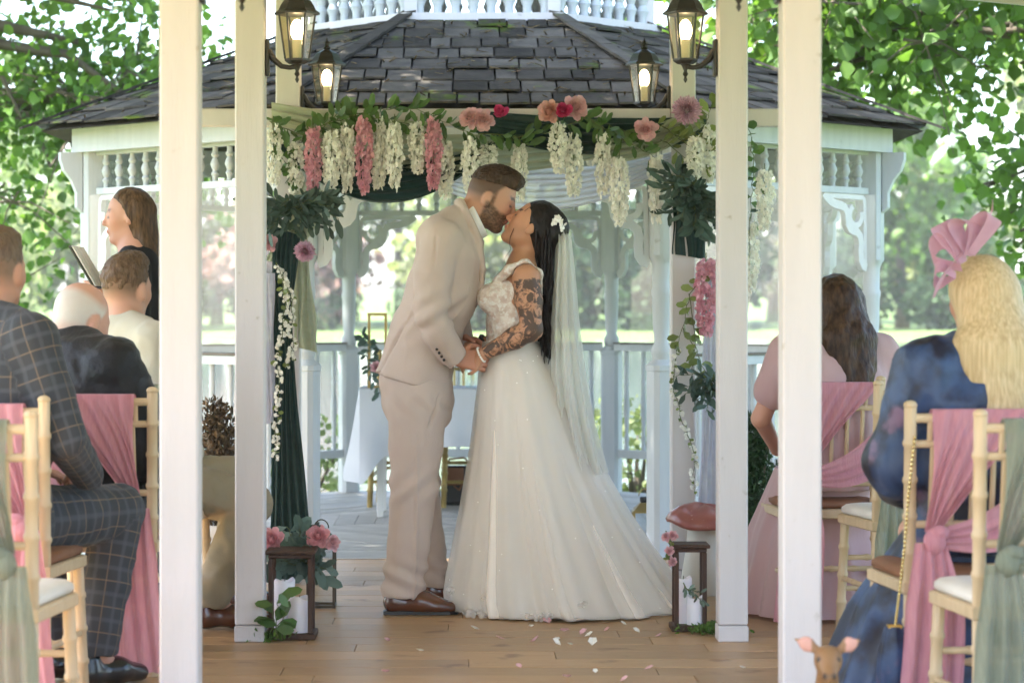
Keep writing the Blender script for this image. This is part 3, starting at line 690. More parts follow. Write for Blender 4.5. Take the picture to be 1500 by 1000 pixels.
hanging('cloth_drape', 'lilac white cloth tail hanging on the post beside the dark green drape', [(Q(385,400,10.84),Q(402,400,10.84)),(Q(386,520,10.84),Q(402,520,10.84)),(Q(386,622,10.84),Q(402,618,10.84))], LILACW, pleat=2, amp=.01)
hanging('cloth_drape', 'short dark green cloth tail under the eucalyptus', [(Q(992,240),Q(1036,240)),(Q(986,300),Q(1034,300)),(Q(985,372),Q(1034,380))], FOREST, pleat=3)
hanging('cloth_drape', 'lilac white drape hanging to the floor behind the toadstool', [(Q(1034,380,10.9),Q(1056,380,10.9)),(Q(1030,500,10.9),Q(1058,500,10.9)),(Q(1026,640,10.9),Q(1064,640,10.9)),(Q(1020,800,10.9),Q(1070,800,10.9))], LILACW, pleat=3, amp=.014)

# ================================================================== flowers
def petal_mat(name, c1, c2, tr=.3): return M(name, c1, c2, scale=25, rough=.65, trans=tr, island=.14, spec=.25)
PW = petal_mat('petal_white', (.92,.90,.84), (.88,.86,.78)); PP = petal_mat('petal_pink', (.70,.32,.40), (.78,.46,.52))
PF = petal_mat('petal_fuchsia', (.62,.04,.16), (.70,.10,.25)); PB = petal_mat('petal_blush', (.80,.52,.53), (.72,.42,.45)); PE = petal_mat('petal_peach', (.78,.50,.42), (.72,.40,.36))
PLIL = petal_mat('petal_lilac', (.60,.36,.47), (.70,.48,.57)); PCORAL = petal_mat('petal_coral', (.78,.36,.38), (.80,.46,.47))
GLF = M('vine_leaf', (.06,.13,.03), (.11,.19,.05), scale=8, rough=.4, trans=.3, island=.35, spec=.45)
YLF = M('vine_leaf_pale', (.16,.21,.05), (.22,.26,.08), scale=8, rough=.4, trans=.35, island=.3, spec=.4)
EUC = M('eucalyptus_leaf', (.055,.09,.07), (.085,.13,.10), scale=8, rough=.5, trans=.15, island=.35, spec=.35)
EUP = M('eucalyptus_pale', (.11,.17,.13), (.15,.21,.17), scale=8, rough=.5, trans=.15, island=.3, spec=.35)
STEM = M('flower_stem', (.10,.12,.04), rough=.6)
def petal(b, base, d, up, L, w, cup=.3):
    d = Vector(d).normalized(); s = d.cross(Vector(up))
    if s.length < 1e-4: s = d.cross(Vector((1,.3,.2)))
    s.normalize(); n = s.cross(d); base = Vector(base)
    b.add([base, base+d*L*.45-s*w+n*cup*w*.8, base+d*L*.85-s*w*.7+n*cup*w*1.6, base+d*L+n*cup*w*1.4, base+d*L*.85+s*w*.7+n*cup*w*1.6, base+d*L*.45+s*w+n*cup*w*.8, base+d*L*.55], [(0,1,6),(1,2,3,6),(6,3,4,5),(0,6,5)])
def wisteria(L, seed, w=.05):
    rnd = random.Random(seed); b = MB(); n = int(L/.0024)
    for i in range(n):
        t = (i+rnd.random())/n; a = i*2.4+rnd.random()*.6; rr = w*(.55+.6*math.sin(min(1,t*1.6)*math.pi/2))*(1-.65*max(0,t-.45)/.55)*rnd.uniform(.6,1.05)
        c = Vector((math.cos(a)*rr, math.sin(a)*rr, -L*t)); out = Vector((math.cos(a),math.sin(a),rnd.uniform(-.9,.35))).normalized()
        for k in range(4):
            d = (out*.55+Vector((rnd.gauss(0,1),rnd.gauss(0,1),rnd.gauss(0,1)))*.6); petal(b, c, d, out, rnd.uniform(.020,.028), rnd.uniform(.009,.013), .4)
    b.cur = 1; b.tube([(0,0,.03),(0,0,-L*.5),(0,0,-L*.92)], [.003,.002,.001], n=4); b.cur = 0
    return b.mesh('wisteria', flip_fix=False)
wm = [wisteria(.24, s) for s in range(4)]
for m_ in wm: m_.materials.append(PW); m_.materials.append(STEM)
wpk = [wisteria(.28, s+20, .042) for s in range(3)]
for m_ in wpk: m_.materials.append(PP); m_.materials.append(STEM)
WWH = [(401,188,266),(433,208,290),(486,192,276),(509,186,272),(555,179,266),(578,179,268),(611,180,252),(652,209,288),(688,206,276),(715,212,250),(761,212,286),(817,181,249),(840,202,286),(883,196,282),(907,232,320),(961,229,315),(1037,189,263),(1018,200,262),(1120,250,334),(1098,330,420)]
for i,(x,y0,y1) in enumerate(WWH):
    o = link_mesh('wisteria_spray', wm[i%4], None, None, P(x,y0,10.80+.03*math.sin(i*2.1))); s = (y1-y0)/327/.24; o.scale = (.66+.1*math.sin(i*3.7),.66,s*(1.03+.05*math.sin(i*5.1))); o.rotation_euler.z = i*1.3
    tag(o, 'white artificial wisteria spray hanging from the arch', 'flower', 'white wisteria on the arch')
for i,(x,y0,y1) in enumerate([(459,189,284),(533,173,278),(635,176,275)]):
    o = link_mesh('wisteria_spray', wpk[i%3], None, None, P(x,y0,10.78)); o.scale = (.72,.72,(y1-y0)/327/.28); o.rotation_euler.z = i*2
    tag(o, 'pink artificial wisteria spray hanging among white ones on the arch', 'flower', 'pink wisteria on the arch')
o = link_mesh('wisteria_spray', wpk[1], None, None, P(1034,382,10.82)); o.scale = (1,1,1.15); tag(o, 'pink wisteria spray hanging against the arch post below the dark cloth', 'flower')
def rose(r, seed, n=34, open_=1.):
    rnd = random.Random(seed); b = MB()
    for i in range(n):
        t = i/n; a = i*2.4; el = 1.35-1.5*t*open_; d = Vector((math.cos(a)*math.cos(el), math.sin(a)*math.cos(el), math.sin(el)))
        base = Vector((math.cos(a),math.sin(a),0))*r*.16*t; petal(b, base+Vector((0,0,r*.2*(1-t))), d+Vector((rnd.gauss(0,.08),rnd.gauss(0,.08),0)), Vector((0,0,1))-d*.2, r*rnd.uniform(.75,1.0)*(.62+.38*t), r*rnd.uniform(.34,.46)*(.55+.45*t), .55)
    return b.mesh('rose', flip_fix=False)
def dahlia(r, seed):
    rnd = random.Random(seed); b = MB()
    for i in range(110):
        t = (i+.5)/110; el = math.pi/2-1.75*t**.8; a = i*2.39996; d = Vector((math.cos(a)*math.cos(el),math.sin(a)*math.cos(el),math.sin(el)))
        petal(b, d*r*.25, d, Vector((0,0,1)), r*.75*rnd.uniform(.85,1.05), r*.10, .8)
    return b.mesh('dahlia', flip_fix=False)
def flower(me, mat, p, scale, label, face=(0,-1,.15), name='rose_bloom', roll=0, group=None):
    m2 = me.copy(); m2.materials.clear(); m2.materials.append(mat)
    o = link_mesh(name, m2, None, None, p); o.rotation_mode = 'QUATERNION'; o.rotation_quaternion = Vector(face).to_track_quat('Z','Y') @ Matrix.Rotation(roll,3,'Z').to_quaternion(); o.scale = (scale,)*3
    return tag(o, label, 'flower', group)
r1, r2, r3 = rose(.05,1), rose(.05,2,26,1.15), rose(.05,5,22,.7); dh = dahlia(.07,4)
flower(r3, PF, P(732,168,10.76), 1.0, 'fuchsia rosebud on the arch above the groom', (0,-1,.6))
flower(r2, PB, P(689,174,10.76), 1.05, 'blush pink open blossom beside the fuchsia rosebud', (-.3,-1,.2)); flower(r2, PB, P(707,176,10.76), 1.1, 'blush pink open blossom between the fuchsia bud and a paler blossom', (.3,-1,0), roll=1)
flower(r1, PE, P(806,165,10.75), 1.2, 'peach rose in the cluster of three on the arch', (-.4,-1,.2)); flower(r1, PB, P(841,160,10.76), 1.3, 'pale pink rose in the cluster of three on the arch', (.3,-1,.3), roll=2)
flower(r3, PF, P(824,163,10.71), 1.05, 'fuchsia rose in the middle of the cluster of three', (0,-1,.1))
flower(r2, PB, P(946,190,10.76), 1.15, 'dusty pink rose alone on the sage cloth', (-.1,-1,0), roll=1.5)
flower(dh, PLIL, P(1006,163,10.74), 1.05, 'large lilac dahlia at the arch corner by the bride', name='dahlia_bloom'); flower(dh, PLIL, P(447,369,10.74), .76, 'lilac dahlia beside the gathered sage cloth by the groom', name='dahlia_bloom')
flower(r1, PB, P(393,356,10.76), .95, 'pink rose half behind the middle post by the sage cloth')
def spray(name, label, lines, mat, leaf=(.05,.016), dens=26, spread=.5, hang=0, flowers=None, cat='greenery', seed=1, stemr=.0025, group=None):
    """stems along pixel polylines with leaves; lines: list of [(px,py,d),...]"""
    rnd = random.Random(seed); t = empty(name, P(*lines[0][0]), label, cat, group); b = MB(); lb = MB(); fb = MB()
    for ln in lines:
        pts = [P(*q) for q in ln]; fine = []
        for i in range(len(pts)-1):
            for k in range(5): fine.append(pts[i].lerp(pts[i+1],k/5)+Vector((rnd.gauss(0,.004),rnd.gauss(0,.006),rnd.gauss(0,.004))))
        fine.append(pts[-1]); b.tube(fine, [stemr*(1-.6*i/len(fine)) for i in range(len(fine))], n=5)
        L = sum((fine[i+1]-fine[i]).length for i in range(len(fine)-1)); n = max(4,int(L*dens))
        for i in range(n):
            f = (i+.5)/n*(len(fine)-1); k = int(f); p = fine[k].lerp(fine[min(k+1,len(fine)-1)], f-k); tn = (fine[min(k+1,len(fine)-1)]-fine[k]).normalized()
            side = Vector((rnd.gauss(0,1),rnd.gauss(0,.7),rnd.gauss(0,1))); side -= tn*side.dot(tn); side.normalize()
            d = tn*(1-spread)+side*spread*1.4+Vector((0,0,-hang)); sc = rnd.uniform(.7,1.15)
            if flowers and rnd.random() < flowers:
                for q in range(5): petal(fb, p+side*.006, side+Vector((rnd.gauss(0,.7),rnd.gauss(0,.7),rnd.gauss(0,.7))), Vector((0,-1,0)), .016, .008, .4)
            else: petal(lb, p, d, Vector((rnd.gauss(0,.5),-1,rnd.gauss(0,.5)+.4)), leaf[0]*sc, leaf[1]*sc, rnd.uniform(-.1,.35))
    b.build('stem', STEM, t)
    if lb.v: lb.build('leaves', mat, t, flip_fix=False)
    if fb.v: fb.build('blossoms', PW, t, flip_fix=False)
    return t
D = 10.82
spray('leaf_garland', 'leafy green garland along the crossbar above the groom', [[(392,178,D),(440,196,D),(500,172,D),(560,158,D),(610,160,D),(660,182,D),(700,200,D)],[(500,170,D),(560,175,D),(640,190,D)],[(470,190,D),(500,165,D),(545,165,D)]], GLF, (.085,.016), 60, .6, seed=2)
spray('leaf_garland', 'leafy green garland along the crossbar above the bride', [[(700,195,D),(760,200,D),(810,192,D),(860,172,D),(910,190,D),(950,205,D)],[(850,170,D),(880,185,D),(905,200,D)],[(900,195,D),(935,215,D),(960,232,D)],[(745,200,D),(775,215,D)]], GLF, (.088,.017), 56, .6, seed=3)
spray('leaf_garland', 'yellow green vine round the lilac dahlia', [[(960,180,D),(1000,205,D),(1030,190,D),(1046,150,D)],[(970,205,D),(1010,235,D),(1040,240,D)],[(990,200,D),(1020,225,D),(1048,215,D)]], YLF, (.075,.016), 52, .65, seed=4)
spray('leaf_garland', 'dark leafy garland down the arch corner by the men', [[(395,200,D),(420,240,D),(440,270,D)],[(450,190,D),(432,230,D),(420,270,D)],[(400,170,D),(398,215,D)]], GLF, (.06,.02), 36, .6, seed=5)
spray('leaf_garland', 'green leaf garland hanging outside the arch by the seated women', [[(1100,200,10.9),(1104,250,10.9),(1100,300,10.9),(1106,350,10.9)],[(1085,170,10.9),(1100,200,10.9)]], GLF, (.06,.022), 34, .7, seed=6)
spray('leaf_garland', 'trailing pale vine leaves beside the pink wisteria', [[(1030,395,D),(1008,440,D),(1000,480,D),(988,512,D)],[(1008,430,D),(1020,500,D),(1012,545,D)],[(1000,480,D),(1024,520,D),(1036,555,D)]], YLF, (.062,.018), 30, .7, seed=7, hang=.25)
spray('blossom_garland', 'trailing vine of tiny white blossoms against the dark green drape', [[(412,395,10.8),(418,450,10.8),(408,520,10.8),(406,600,10.8),(403,672,10.8)],[(405,385,10.8),(426,440,10.8),(430,500,10.8),(423,538,10.8)]], YLF, (.03,.012), 90, .7, flowers=.72, seed=8)
spray('blossom_garland', 'trailing vine of tiny white blossoms hanging on the arch post by the bride', [[(990,505,10.84),(987,560,10.84),(1000,620,10.84),(1016,660,10.84),(1017,722,10.84)]], YLF, (.022,.009), 90, .7, flowers=.5, seed=9)
def burst(c, d, n, rx, ry, ang0, ang1, rnd):
    out = []
    for i in range(n):
        a = R(rnd.uniform(ang0,ang1)); L = rnd.uniform(.55,1); out.append([(c[0]+rnd.gauss(0,5),c[1]+rnd.gauss(0,5),d+rnd.uniform(-.05,.03)),(c[0]+math.cos(a)*rx*.5*L,c[1]+math.sin(a)*ry*.5*L,d-.04),(c[0]+math.cos(a)*rx*L,c[1]+math.sin(a)*ry*L+6,d-rnd.uniform(0,.1))])
    return out
rr_ = random.Random(5)
spray('eucalyptus_bunch', 'dark eucalyptus bunch on the arch corner by the men', burst((428,300),10.78,20,75,45,-30,215,rr_), EUC, (.085,.013), 60, .42, seed=10)
spray('eucalyptus_bunch', 'dark eucalyptus bunch on the arch corner by the bride', burst((1020,272),10.78,22,62,66,25,215,rr_), EUC, (.085,.014), 60, .42, seed=11)
spray('eucalyptus_bunch', 'dark leaf sprig low on the arch post above the toadstool', burst((1048,548),10.78,9,62,62,95,185,rr_), EUC, (.08,.013), 46, .45, seed=12)
# ================================================================== lanterns, candles and figures on the floor
RUSTIC = M('rustic_wood', (.045,.022,.014), (.08,.04,.025), scale=10, rough=.6, bump=.4, bscale=40, stretch=(3,3,.5))
WAX = M('white_wax', (.80,.77,.80), (.74,.71,.76), scale=8, rough=.45, sss=.3)
MOSS = M('moss', (.06,.12,.02), (.10,.17,.03), scale=30, rough=.9, island=.4)
CLG = glass_mat('prop_glass', (.97,.98,.98), .03, .07, .5)
def box_lantern(loc, w, h, label, rot=0):
    t = empty('candle_lantern', loc, label, 'lantern'); x,y,z = loc; p = .0085
    b = MB(); b.bevbox((x-w/2-.012,y-w/2-.012,z),(x+w/2+.012,y+w/2+.012,z+.022), .003); b.build('base', RUSTIC, t)
    b = MB(); b.bevbox((x-w/2-.012,y-w/2-.012,z+h-.014),(x+w/2+.012,y+w/2+.012,z+h), .003); b.bevbox((x-w/2,y-w/2,z+h-.03),(x+w/2,y+w/2,z+h-.0145), .003); b.build('top', RUSTIC, t)
    for sx in (-1,1):
        for sy in (-1,1):
            cx, cy = x+sx*(w/2-p), y+sy*(w/2-p); b = MB(); b.bevbox((cx-p,cy-p,z+.023),(cx+p,cy+p,z+h-.031), .002); b.build('corner_post', RUSTIC, t)
    return t
def candle(loc, r, h, label, seed):
    rnd = random.Random(seed); x,y,z = loc; b = MB(); n = 20; vs = []
    ph = rnd.random()*6
    for (rr,zz,wv) in ((r,0,0),(r,h*.5,0),(r,h-.008,.006),(r*.86,h,.006),(r*.72,h-.01,.003),(.002,h-.013,0)):
        for k in range(n):
            a = 2*math.pi*k/n; vs.append((x+rr*math.cos(a), y+rr*math.sin(a), z+zz+wv*math.sin(2*a+ph)+wv*.6*math.sin(3*a)))
    b.add(vs, [tuple(range(n-1,-1,-1)), tuple(5*n+k for k in range(n))]+[(i*n+k,i*n+(k+1)%n,(i+1)*n+(k+1)%n,(i+1)*n+k) for i in range(5) for k in range(n)])
    t = b.build('pillar_candle', WAX, None, smooth=50); t.data.transform(Matrix.Translation((-x,-y,-z))); t.location = loc
    b = MB(); b.tube([(x,y,z+h-.014),(x+.002,y,z+h+.008)], .0016, n=5); b.build('wick', BLACK, t)
    return tag(t, label, 'candle')
def grp(px, py): d = 4425/(py-450); return P(px,py,d)
g1 = grp(425,937); g1.y += .09; L1 = box_lantern((g1.x,g1.y,0.001), .165, .335, 'dark wooden box lantern at the foot of the dark green drape')
candle((g1.x-.030,g1.y+.03,.024), .040, .19, 'taller white pillar candle in the wooden lantern by the dark drape', 1); candle((g1.x+.030,g1.y-.032,.024), .041, .13, 'shorter white pillar candle in the wooden lantern by the dark drape', 2)
g2 = grp(1012,925); g2.y += .07; L2 = box_lantern((g2.x,g2.y,0.001), .125, .335, 'dark wooden box lantern beside the bridal train')
candle((g2.x-.022,g2.y+.025,.024), .034, .175, 'taller white pillar candle in the lantern beside the train', 3); candle((g2.x+.022,g2.y-.025,.024), .034, .105, 'shorter white pillar candle in the lantern beside the train', 4)
def tuft(name, label, c, r, h, n, mat, ls=.03, cat='greenery'):
    pos = np.array(c)+RNG.normal(size=(n,3))*np.array([r,r,h])*.5; pos[:,2] = np.abs(pos[:,2]-c[2])*.8+c[2]
    o = link_mesh(name, leaves_mesh(name, pos, ls, RNG, (0,0,1,1.2), tmpl=leaf_template(.1,.2), off=c), mat, None, c); o['kind'] = 'stuff'; return tag(o, label, cat)
tuft('moss_clump', 'bright green moss at the foot of the lantern beside the train', (g2.x+.075,g2.y-.08,.003), .09, .025, 500, MOSS, .022)
tuft('moss_clump', 'green leaf litter at the foot of the lantern by the drape', (g1.x-.08,g1.y-.10,.003), .06, .03, 160, MOSS, .03)
spray('leaf_sprig', 'upright green leaf sprig before the wooden lantern', [[(405,930,9.0),(404,895,8.98),(412,868,8.98)],[(405,925,9.0),(398,880,9.0)],[(406,920,9.0),(425,885,8.97)]], GLF, (.085,.024), 30, .6, seed=21)
spray('leaf_sprig', 'pale olive sprig over the candles beside the train', [[(1000,858,9.28),(1015,868,9.26),(1035,885,9.26)],[(1005,862,9.27),(1028,868,9.27)]], EUP, (.035,.007), 80, .5, seed=22)
d_ = 9.35
spray('eucalyptus_bunch', 'pale eucalyptus bunch behind the wooden lantern', burst((440,815),d_,12,45,60,200,340,rr_)+burst((440,820),d_,9,50,40,-20,200,rr_), EUP, (.095,.02), 34, .5, seed=23)
flower(r1, PCORAL, P(400,792,d_-.1), 1.15, 'coral pink peony on the eucalyptus beside the middle post', (-.3,-1,.4)); flower(r1, PCORAL, P(467,787,d_-.1), 1.05, 'coral pink peony on the eucalyptus towards the groom', (-.2,-1,.5)); flower(r2, PB, P(486,795,d_-.1), .7, 'small pink bloom beside the coral peony', (.4,-1,.3))
def glass_lantern(px0, px1, py0, py1, d, label, metal, handle=True):
    a = P(px0,py1,d); c = P(px1,py0,d); w = (c.x-a.x)/2; cx = (a.x+c.x)/2; h = c.z; t = empty('glass_lantern', (cx,d,0.001), label, 'lantern'); q = .005
    for sx in (-1,1):
        for sy in (-1,1):
            b = MB(); b.box((cx+sx*w-q,d+sy*w-q,.001),(cx+sx*w+q,d+sy*w+q,h)); b.build('edge_bar', metal, t)
    for z in (.008,h):
        b = MB()
        for s in (-1,1): b.box((cx-w-q-.001,d+s*w-q-.001,z-.006),(cx+w+q+.001,d+s*w+q+.001,z+.006)); b.box((cx+s*w-q-.0015,d-w+.006,z-.0055),(cx+s*w+q+.0015,d+w-.006,z+.0055))
        b.build('frame', metal, t)
    for s in (-1,1):
        b = MB(); b.box((cx-w+q,d+s*w-.001,.015),(cx+w-q,d+s*w+.001,h-.007)); b.build('glass_pane', CLG, t); b = MB(); b.box((cx+s*w-.001,d-w+q,.015),(cx+s*w+.001,d+w-q,h-.007)); b.build('glass_pane', CLG, t)
    b = MB(); b.add([(cx-w,d-w,h+.007),(cx+w,d-w,h+.007),(cx+w,d+w,h+.007),(cx-w,d+w,h+.007),(cx-w*.4,d-w*.4,h+.045),(cx+w*.4,d-w*.4,h+.045),(cx+w*.4,d+w*.4,h+.045),(cx-w*.4,d+w*.4,h+.045)], [(3,2,1,0),(4,5,6,7),(0,1,5,4),(1,2,6,5),(2,3,7,6),(3,0,4,7)])
    b.build('cap', metal, t)
    b = MB(); b.bevbox((cx-w*.42,d-w*.42,h+.046),(cx+w*.42,d+w*.42,h+.075),.004); b.build('chimney', BLACK, t)
    b = MB(); b.tube([(cx+.03*math.cos(R(a_)),d,h+.078+.035*math.sin(R(a_))) for a_ in range(0,181,20)], .003, n=6); b.build('handle', metal, t, smooth=True)
    return t
glass_lantern(452,490,800,846,10.1,'clear glass lantern behind the coral peonies',M('bronze_metal',(.10,.08,.06),rough=.4,metal=.8))
glass_lantern(928,960,748,812,12.5,'small gold and black glass lantern on the gazebo floor behind the train',BRASS)
# toadstool
tp = P(1030,800,10.55); tx, ty = tp.x, tp.y
t = empty('toadstool_figure', (tx,ty,0), 'large red toadstool ornament with pale stem beside the arch post', 'ornament')
b = MB(); b.lathe([(.10,0),(.095,.08),(.075,.2),(.07,.27),(.075,.315)], (tx,ty,.001), n=18); b.build('stem', M('toadstool_stem',(.62,.58,.50),(.52,.48,.40),scale=6,rough=.6), t, smooth=50)
b = MB(); n = 28; vs = []
for (r,z) in ((.05,.315),(.12,.305),(.162,.300),(.17,.315),(.152,.345),(.115,.372),(.06,.388),(.0,.392)):
    for k in range(n):
        a = 2*math.pi*k/n; rr = r*(1+.05*math.sin(3*a+1)); vs.append((tx+rr*math.cos(a), ty+rr*math.sin(a), z+.02*math.cos(a-2.6)*r/.19+.006*math.sin(4*a)))
b.add(vs, [tuple(range(n-1,-1,-1))]+[(i*n+k,i*n+(k+1)%n,(i+1)*n+(k+1)%n,(i+1)*n+k) for i in range(7) for k in range(n)])
b.build('cap', M('toadstool_red',(.27,.065,.05),(.36,.13,.10),scale=14,rough=.4,coat=.3,c3=(.7,.45,.4),c3amt=.68,c3scale=60), t, smooth=True)
spray('blossom_garland', 'pink blossom sprig hanging on the lantern beside the train', [[(978,778,9.35),(982,800,9.3),(980,826,9.3)],[(975,785,9.35),(990,790,9.3)]], YLF, (.03,.01), 60, .7, seed=25)
for i,(x,y) in enumerate([(976,786),(986,784),(980,806),(984,822)]): flower(r2, PB, P(x,y,9.27), .42, 'pale pink blossom on the lantern beside the train', (-.2+.2*i,-1,.2), name='blossom', roll=i, group='pink blossoms on the lantern')
# planters flanking the arch
PLANT = M('planter_white', (.66,.64,.60), (.58,.56,.52), scale=5, rough=.6)
for (x,y,h,mt,lb) in ((P(318,700,11.2).x,11.2,.78,M('dry_leaf',(.07,.045,.025),(.12,.08,.04),scale=9,rough=.8,island=.4),'brown dried shrub in a white pot between the posts by the men'),(P(1104,700,10.9).x,10.9,.72,LEAF[2],'dark green shrub in a white pot beside the woman in pink')):
    t = empty('potted_shrub', (x,y,0), lb, 'shrub')
    b = MB(); b.lathe([(.10,.001),(.125,.2),(.135,.22),(.135,.25),(.12,.25),(.115,.22)], (x,y,0), n=20); b.build('pot', PLANT, t, smooth=40)
    n = 2600; pos = np.stack([RNG.normal(size=n)*.062, RNG.normal(size=n)*.062, .24+RNG.beta(1.3,1.6,n)*(h-.2)],1); pos[:,:2] *= (1.15-.75*(pos[:,2:3]-.24)/(h-.2)); pos += np.array([x,y,0])
    link_mesh('foliage', leaves_mesh('foliage', pos, .035, RNG, (0,0,1,.9), tmpl=leaf_template(.1,.22), off=(x,y,0)), mt, t)
    b = MB()
    for i in range(7): a = random.random()*6.28; b.tube([(x,y,.2),(x+.04*math.cos(a),y+.04*math.sin(a),h*.6),(x+.07*math.cos(a),y+.07*math.sin(a),h*random.uniform(.85,1.02))], [.006,.004,.002], n=5)
    b.build('stem', BARK, t)
# petals on the floor
PET = [PW, PB]
for i in range(26):
    px = random.gauss(850,75) if i < 20 else random.uniform(450,1140); py = random.uniform(906,1000) if i < 20 else random.uniform(900,985)
    p = grp(px, py); b = MB(); a = random.random()*6.28; L = random.uniform(.022,.045)
    petal(b, (0,0,0), (math.cos(a),math.sin(a),.15), (0,0,1), L, L*.42, random.uniform(.3,.8)); o = b.build('fallen_petal', PET[i%2], None, flip_fix=False); o.location = (p.x,p.y,.003)
    tag(o, ('white' if i%2 == 0 else 'pink')+' petal lying on the oak floor', 'petal', ('white' if i%2 == 0 else 'pink')+' petals on the floor')
# ================================================================== signing table in the gazebo
LINEN = M('table_linen', (.72,.72,.74), (.64,.64,.67), scale=5, rough=.8, trans=.15, bump=.2, bscale=30)
TX0, TX1, TY0, TY1, TZ = -.66, .62, 14.35, 14.95, .76
t = empty('signing_table', ((TX0+TX1)/2,14.65,0), 'white table under a linen cloth inside the gazebo', 'table')
b = MB(); b.bevbox((TX0,TY0,TZ-.03),(TX1,TY1,TZ), .005); b.build('table_top', PLANT, t)
for x in (TX0+.12,TX1-.12):
    for y in (TY0+.06,TY1-.06): b = MB(); b.bevbox((x-.02,y-.02,.001),(x+.02,y+.02,TZ-.031), .003); b.build('leg', PLANT, t)
b = MB(); nU = 120; per = 2*(TX1-TX0+TY1-TY0)
def edge(s):
    s = s % per; a, c = TX1-TX0, TY1-TY0
    if s < a: return Vector((TX0+s,TY0,0)), Vector((0,-1,0)), min(s,a-s)
    s -= a
    if s < c: return Vector((TX1,TY0+s,0)), Vector((1,0,0)), min(s,c-s)
    s -= c
    if s < a: return Vector((TX1-s,TY1,0)), Vector((0,1,0)), min(s,a-s)
    s -= a; return Vector((TX0,TY1-s,0)), Vector((-1,0,0)), min(s,c-s)
def clothfn(u, v):
    p, n_, ce = edge(u*per); corner = math.exp(-(ce/.10)**2); drop = (.36+.2*corner+.02*math.sin(u*31))*v
    out = .006+v*(.02+.07*corner+.028*math.sin(u*per*26)*v); q = p+n_*out; q.z = TZ+.006-drop; return q
b.grid(clothfn, 240, 14); b.add([(TX0-.006,TY0-.006,TZ+.0065),(TX1+.006,TY0-.006,TZ+.0065),(TX1+.006,TY1+.006,TZ+.0065),(TX0-.006,TY1+.006,TZ+.0065)], [(0,1,2,3)])
tag(b.build('tablecloth', LINEN, None, smooth=40), 'white linen cloth hanging in points over the signing table', 'tablecloth')
gx = P(553,500,14.5).x; t = empty('gold_lantern', (gx,14.5,TZ+.008), 'tall gold framed lantern on the white table behind the groom', 'lantern'); w_ = .05
for sx in (-1,1):
    for sy in (-1,1): b = MB(); b.box((gx+sx*w_-.006,14.5+sy*w_-.006,TZ+.008),(gx+sx*w_+.006,14.5+sy*w_+.006,TZ+.44)); b.build('edge_bar', BRASS, t)
for z in (TZ+.008,TZ+.44): b = MB(); b.box((gx-w_-.008,14.5-w_-.008,z),(gx+w_+.008,14.5+w_+.008,z+.016)); b.build('plate', BRASS, t)
spray('eucalyptus_bunch', 'greenery trailing over the table round the gold lantern', [[(545,500,14.4),(535,520,14.35),(545,550,14.3),(560,580,14.28)],[(550,540,14.35),(540,500,14.4),(530,490,14.4)]], EUC, (.07,.016), 60, .6, seed=31)
flower(r1, PB, P(551,538,14.25), .8, 'pink rose in the greenery on the table')
BOT = glass_mat('bottle_glass', (.9,.95,.93), .03, .15, .6)
bx = P(690,500,14.5).x; t = empty('glass_bottle', (bx,14.5,TZ+.008), 'clear glass bottle with a tag on the white table', 'bottle')
b = MB(); b.lathe([(.03,0),(.033,.01),(.033,.10),(.026,.15),(.013,.19),(.012,.24),(.015,.245),(.015,.255)], (bx,14.5,TZ+.008), n=14); b.build('body', BOT, t, smooth=40)
b = MB(); b.lathe([(.0155,.25),(.0155,.275)], (bx,14.5,TZ+.008), n=10); b.build('stopper', M('steel',(.5,.5,.5),rough=.3,metal=.9), t)
b = MB(); b.obox((bx-.045,14.47,TZ+.17), (.012,0,.006), (0,.002,0), (-.008,0,.016)); b.tube([(bx-.038,14.47,TZ+.182),(bx-.005,14.485,TZ+.215)], .0015, n=4); b.build('paper_tag', RUSTIC, t)
hb = P(668,690,15.3); t = empty('handbag', (hb.x,15.3,0), 'black handbag with brown flap and strap under the white table', 'bag')
b = MB(); b.bevbox((hb.x-.09,15.25,.002),(hb.x+.09,15.35,.25), .02); b.build('body', BLACK, t); b = MB(); b.bevbox((hb.x-.085,15.235,.13),(hb.x+.05,15.249,.24), .004); b.build('flap', M('tan_leather',(.22,.09,.04),rough=.5), t)
b = MB(); b.tube([(hb.x-.07,15.29,.23),(hb.x-.05,15.27,.15),(hb.x+.02,15.24,.10),(hb.x+.08,15.26,.2),(hb.x+.085,15.29,.27),(hb.x+.05,15.3,.30),(hb.x-.04,15.3,.29),(hb.x-.07,15.29,.23)], .007, n=6); b.build('strap', M('tan_leather',(.22,.09,.04)), t, smooth=True)
# ================================================================== soft body modelling: blended distance fields -> one skin
V3 = lambda p: np.array([p[0],p[1],p[2]], float)
def cone(a, b, ra, rb, lat=None, w=1., k=None): return dict(t='c', a=V3(a), b=V3(b), ra=ra, rb=rb, lat=None if lat is None else V3(lat), w=w, k=k)
def ell(c, r, rot=None, k=None): return dict(t='e', c=V3(c), r=V3(r), rot=None if rot is None else np.array(rot), k=k)
def chain(pts, rad, **kw): return [cone(pts[i], pts[i+1], rad[i], rad[i+1], **kw) for i in range(len(pts)-1)]
def pd(q, X):
    if q['t'] == 'c':
        p = X-q['a']; ab = q['b']-q['a']
        if q['lat'] is not None:
            dl = p@q['lat']; p = p-(dl*(1-1/q['w']))[...,None]*q['lat']; ab = ab-q['lat']*(ab@q['lat'])*(1-1/q['w'])
        t = np.clip((p@ab)/max(ab@ab,1e-9),0,1); return np.linalg.norm(p-t[...,None]*ab,axis=-1)-(q['ra']+(q['rb']-q['ra'])*t)
    p = X-q['c']
    if q['rot'] is not None: p = p@q['rot']
    k0 = np.linalg.norm(p/q['r'],axis=-1); k1 = np.linalg.norm(p/q['r']**2,axis=-1); return k0*(k0-1)/np.maximum(k1,1e-6)
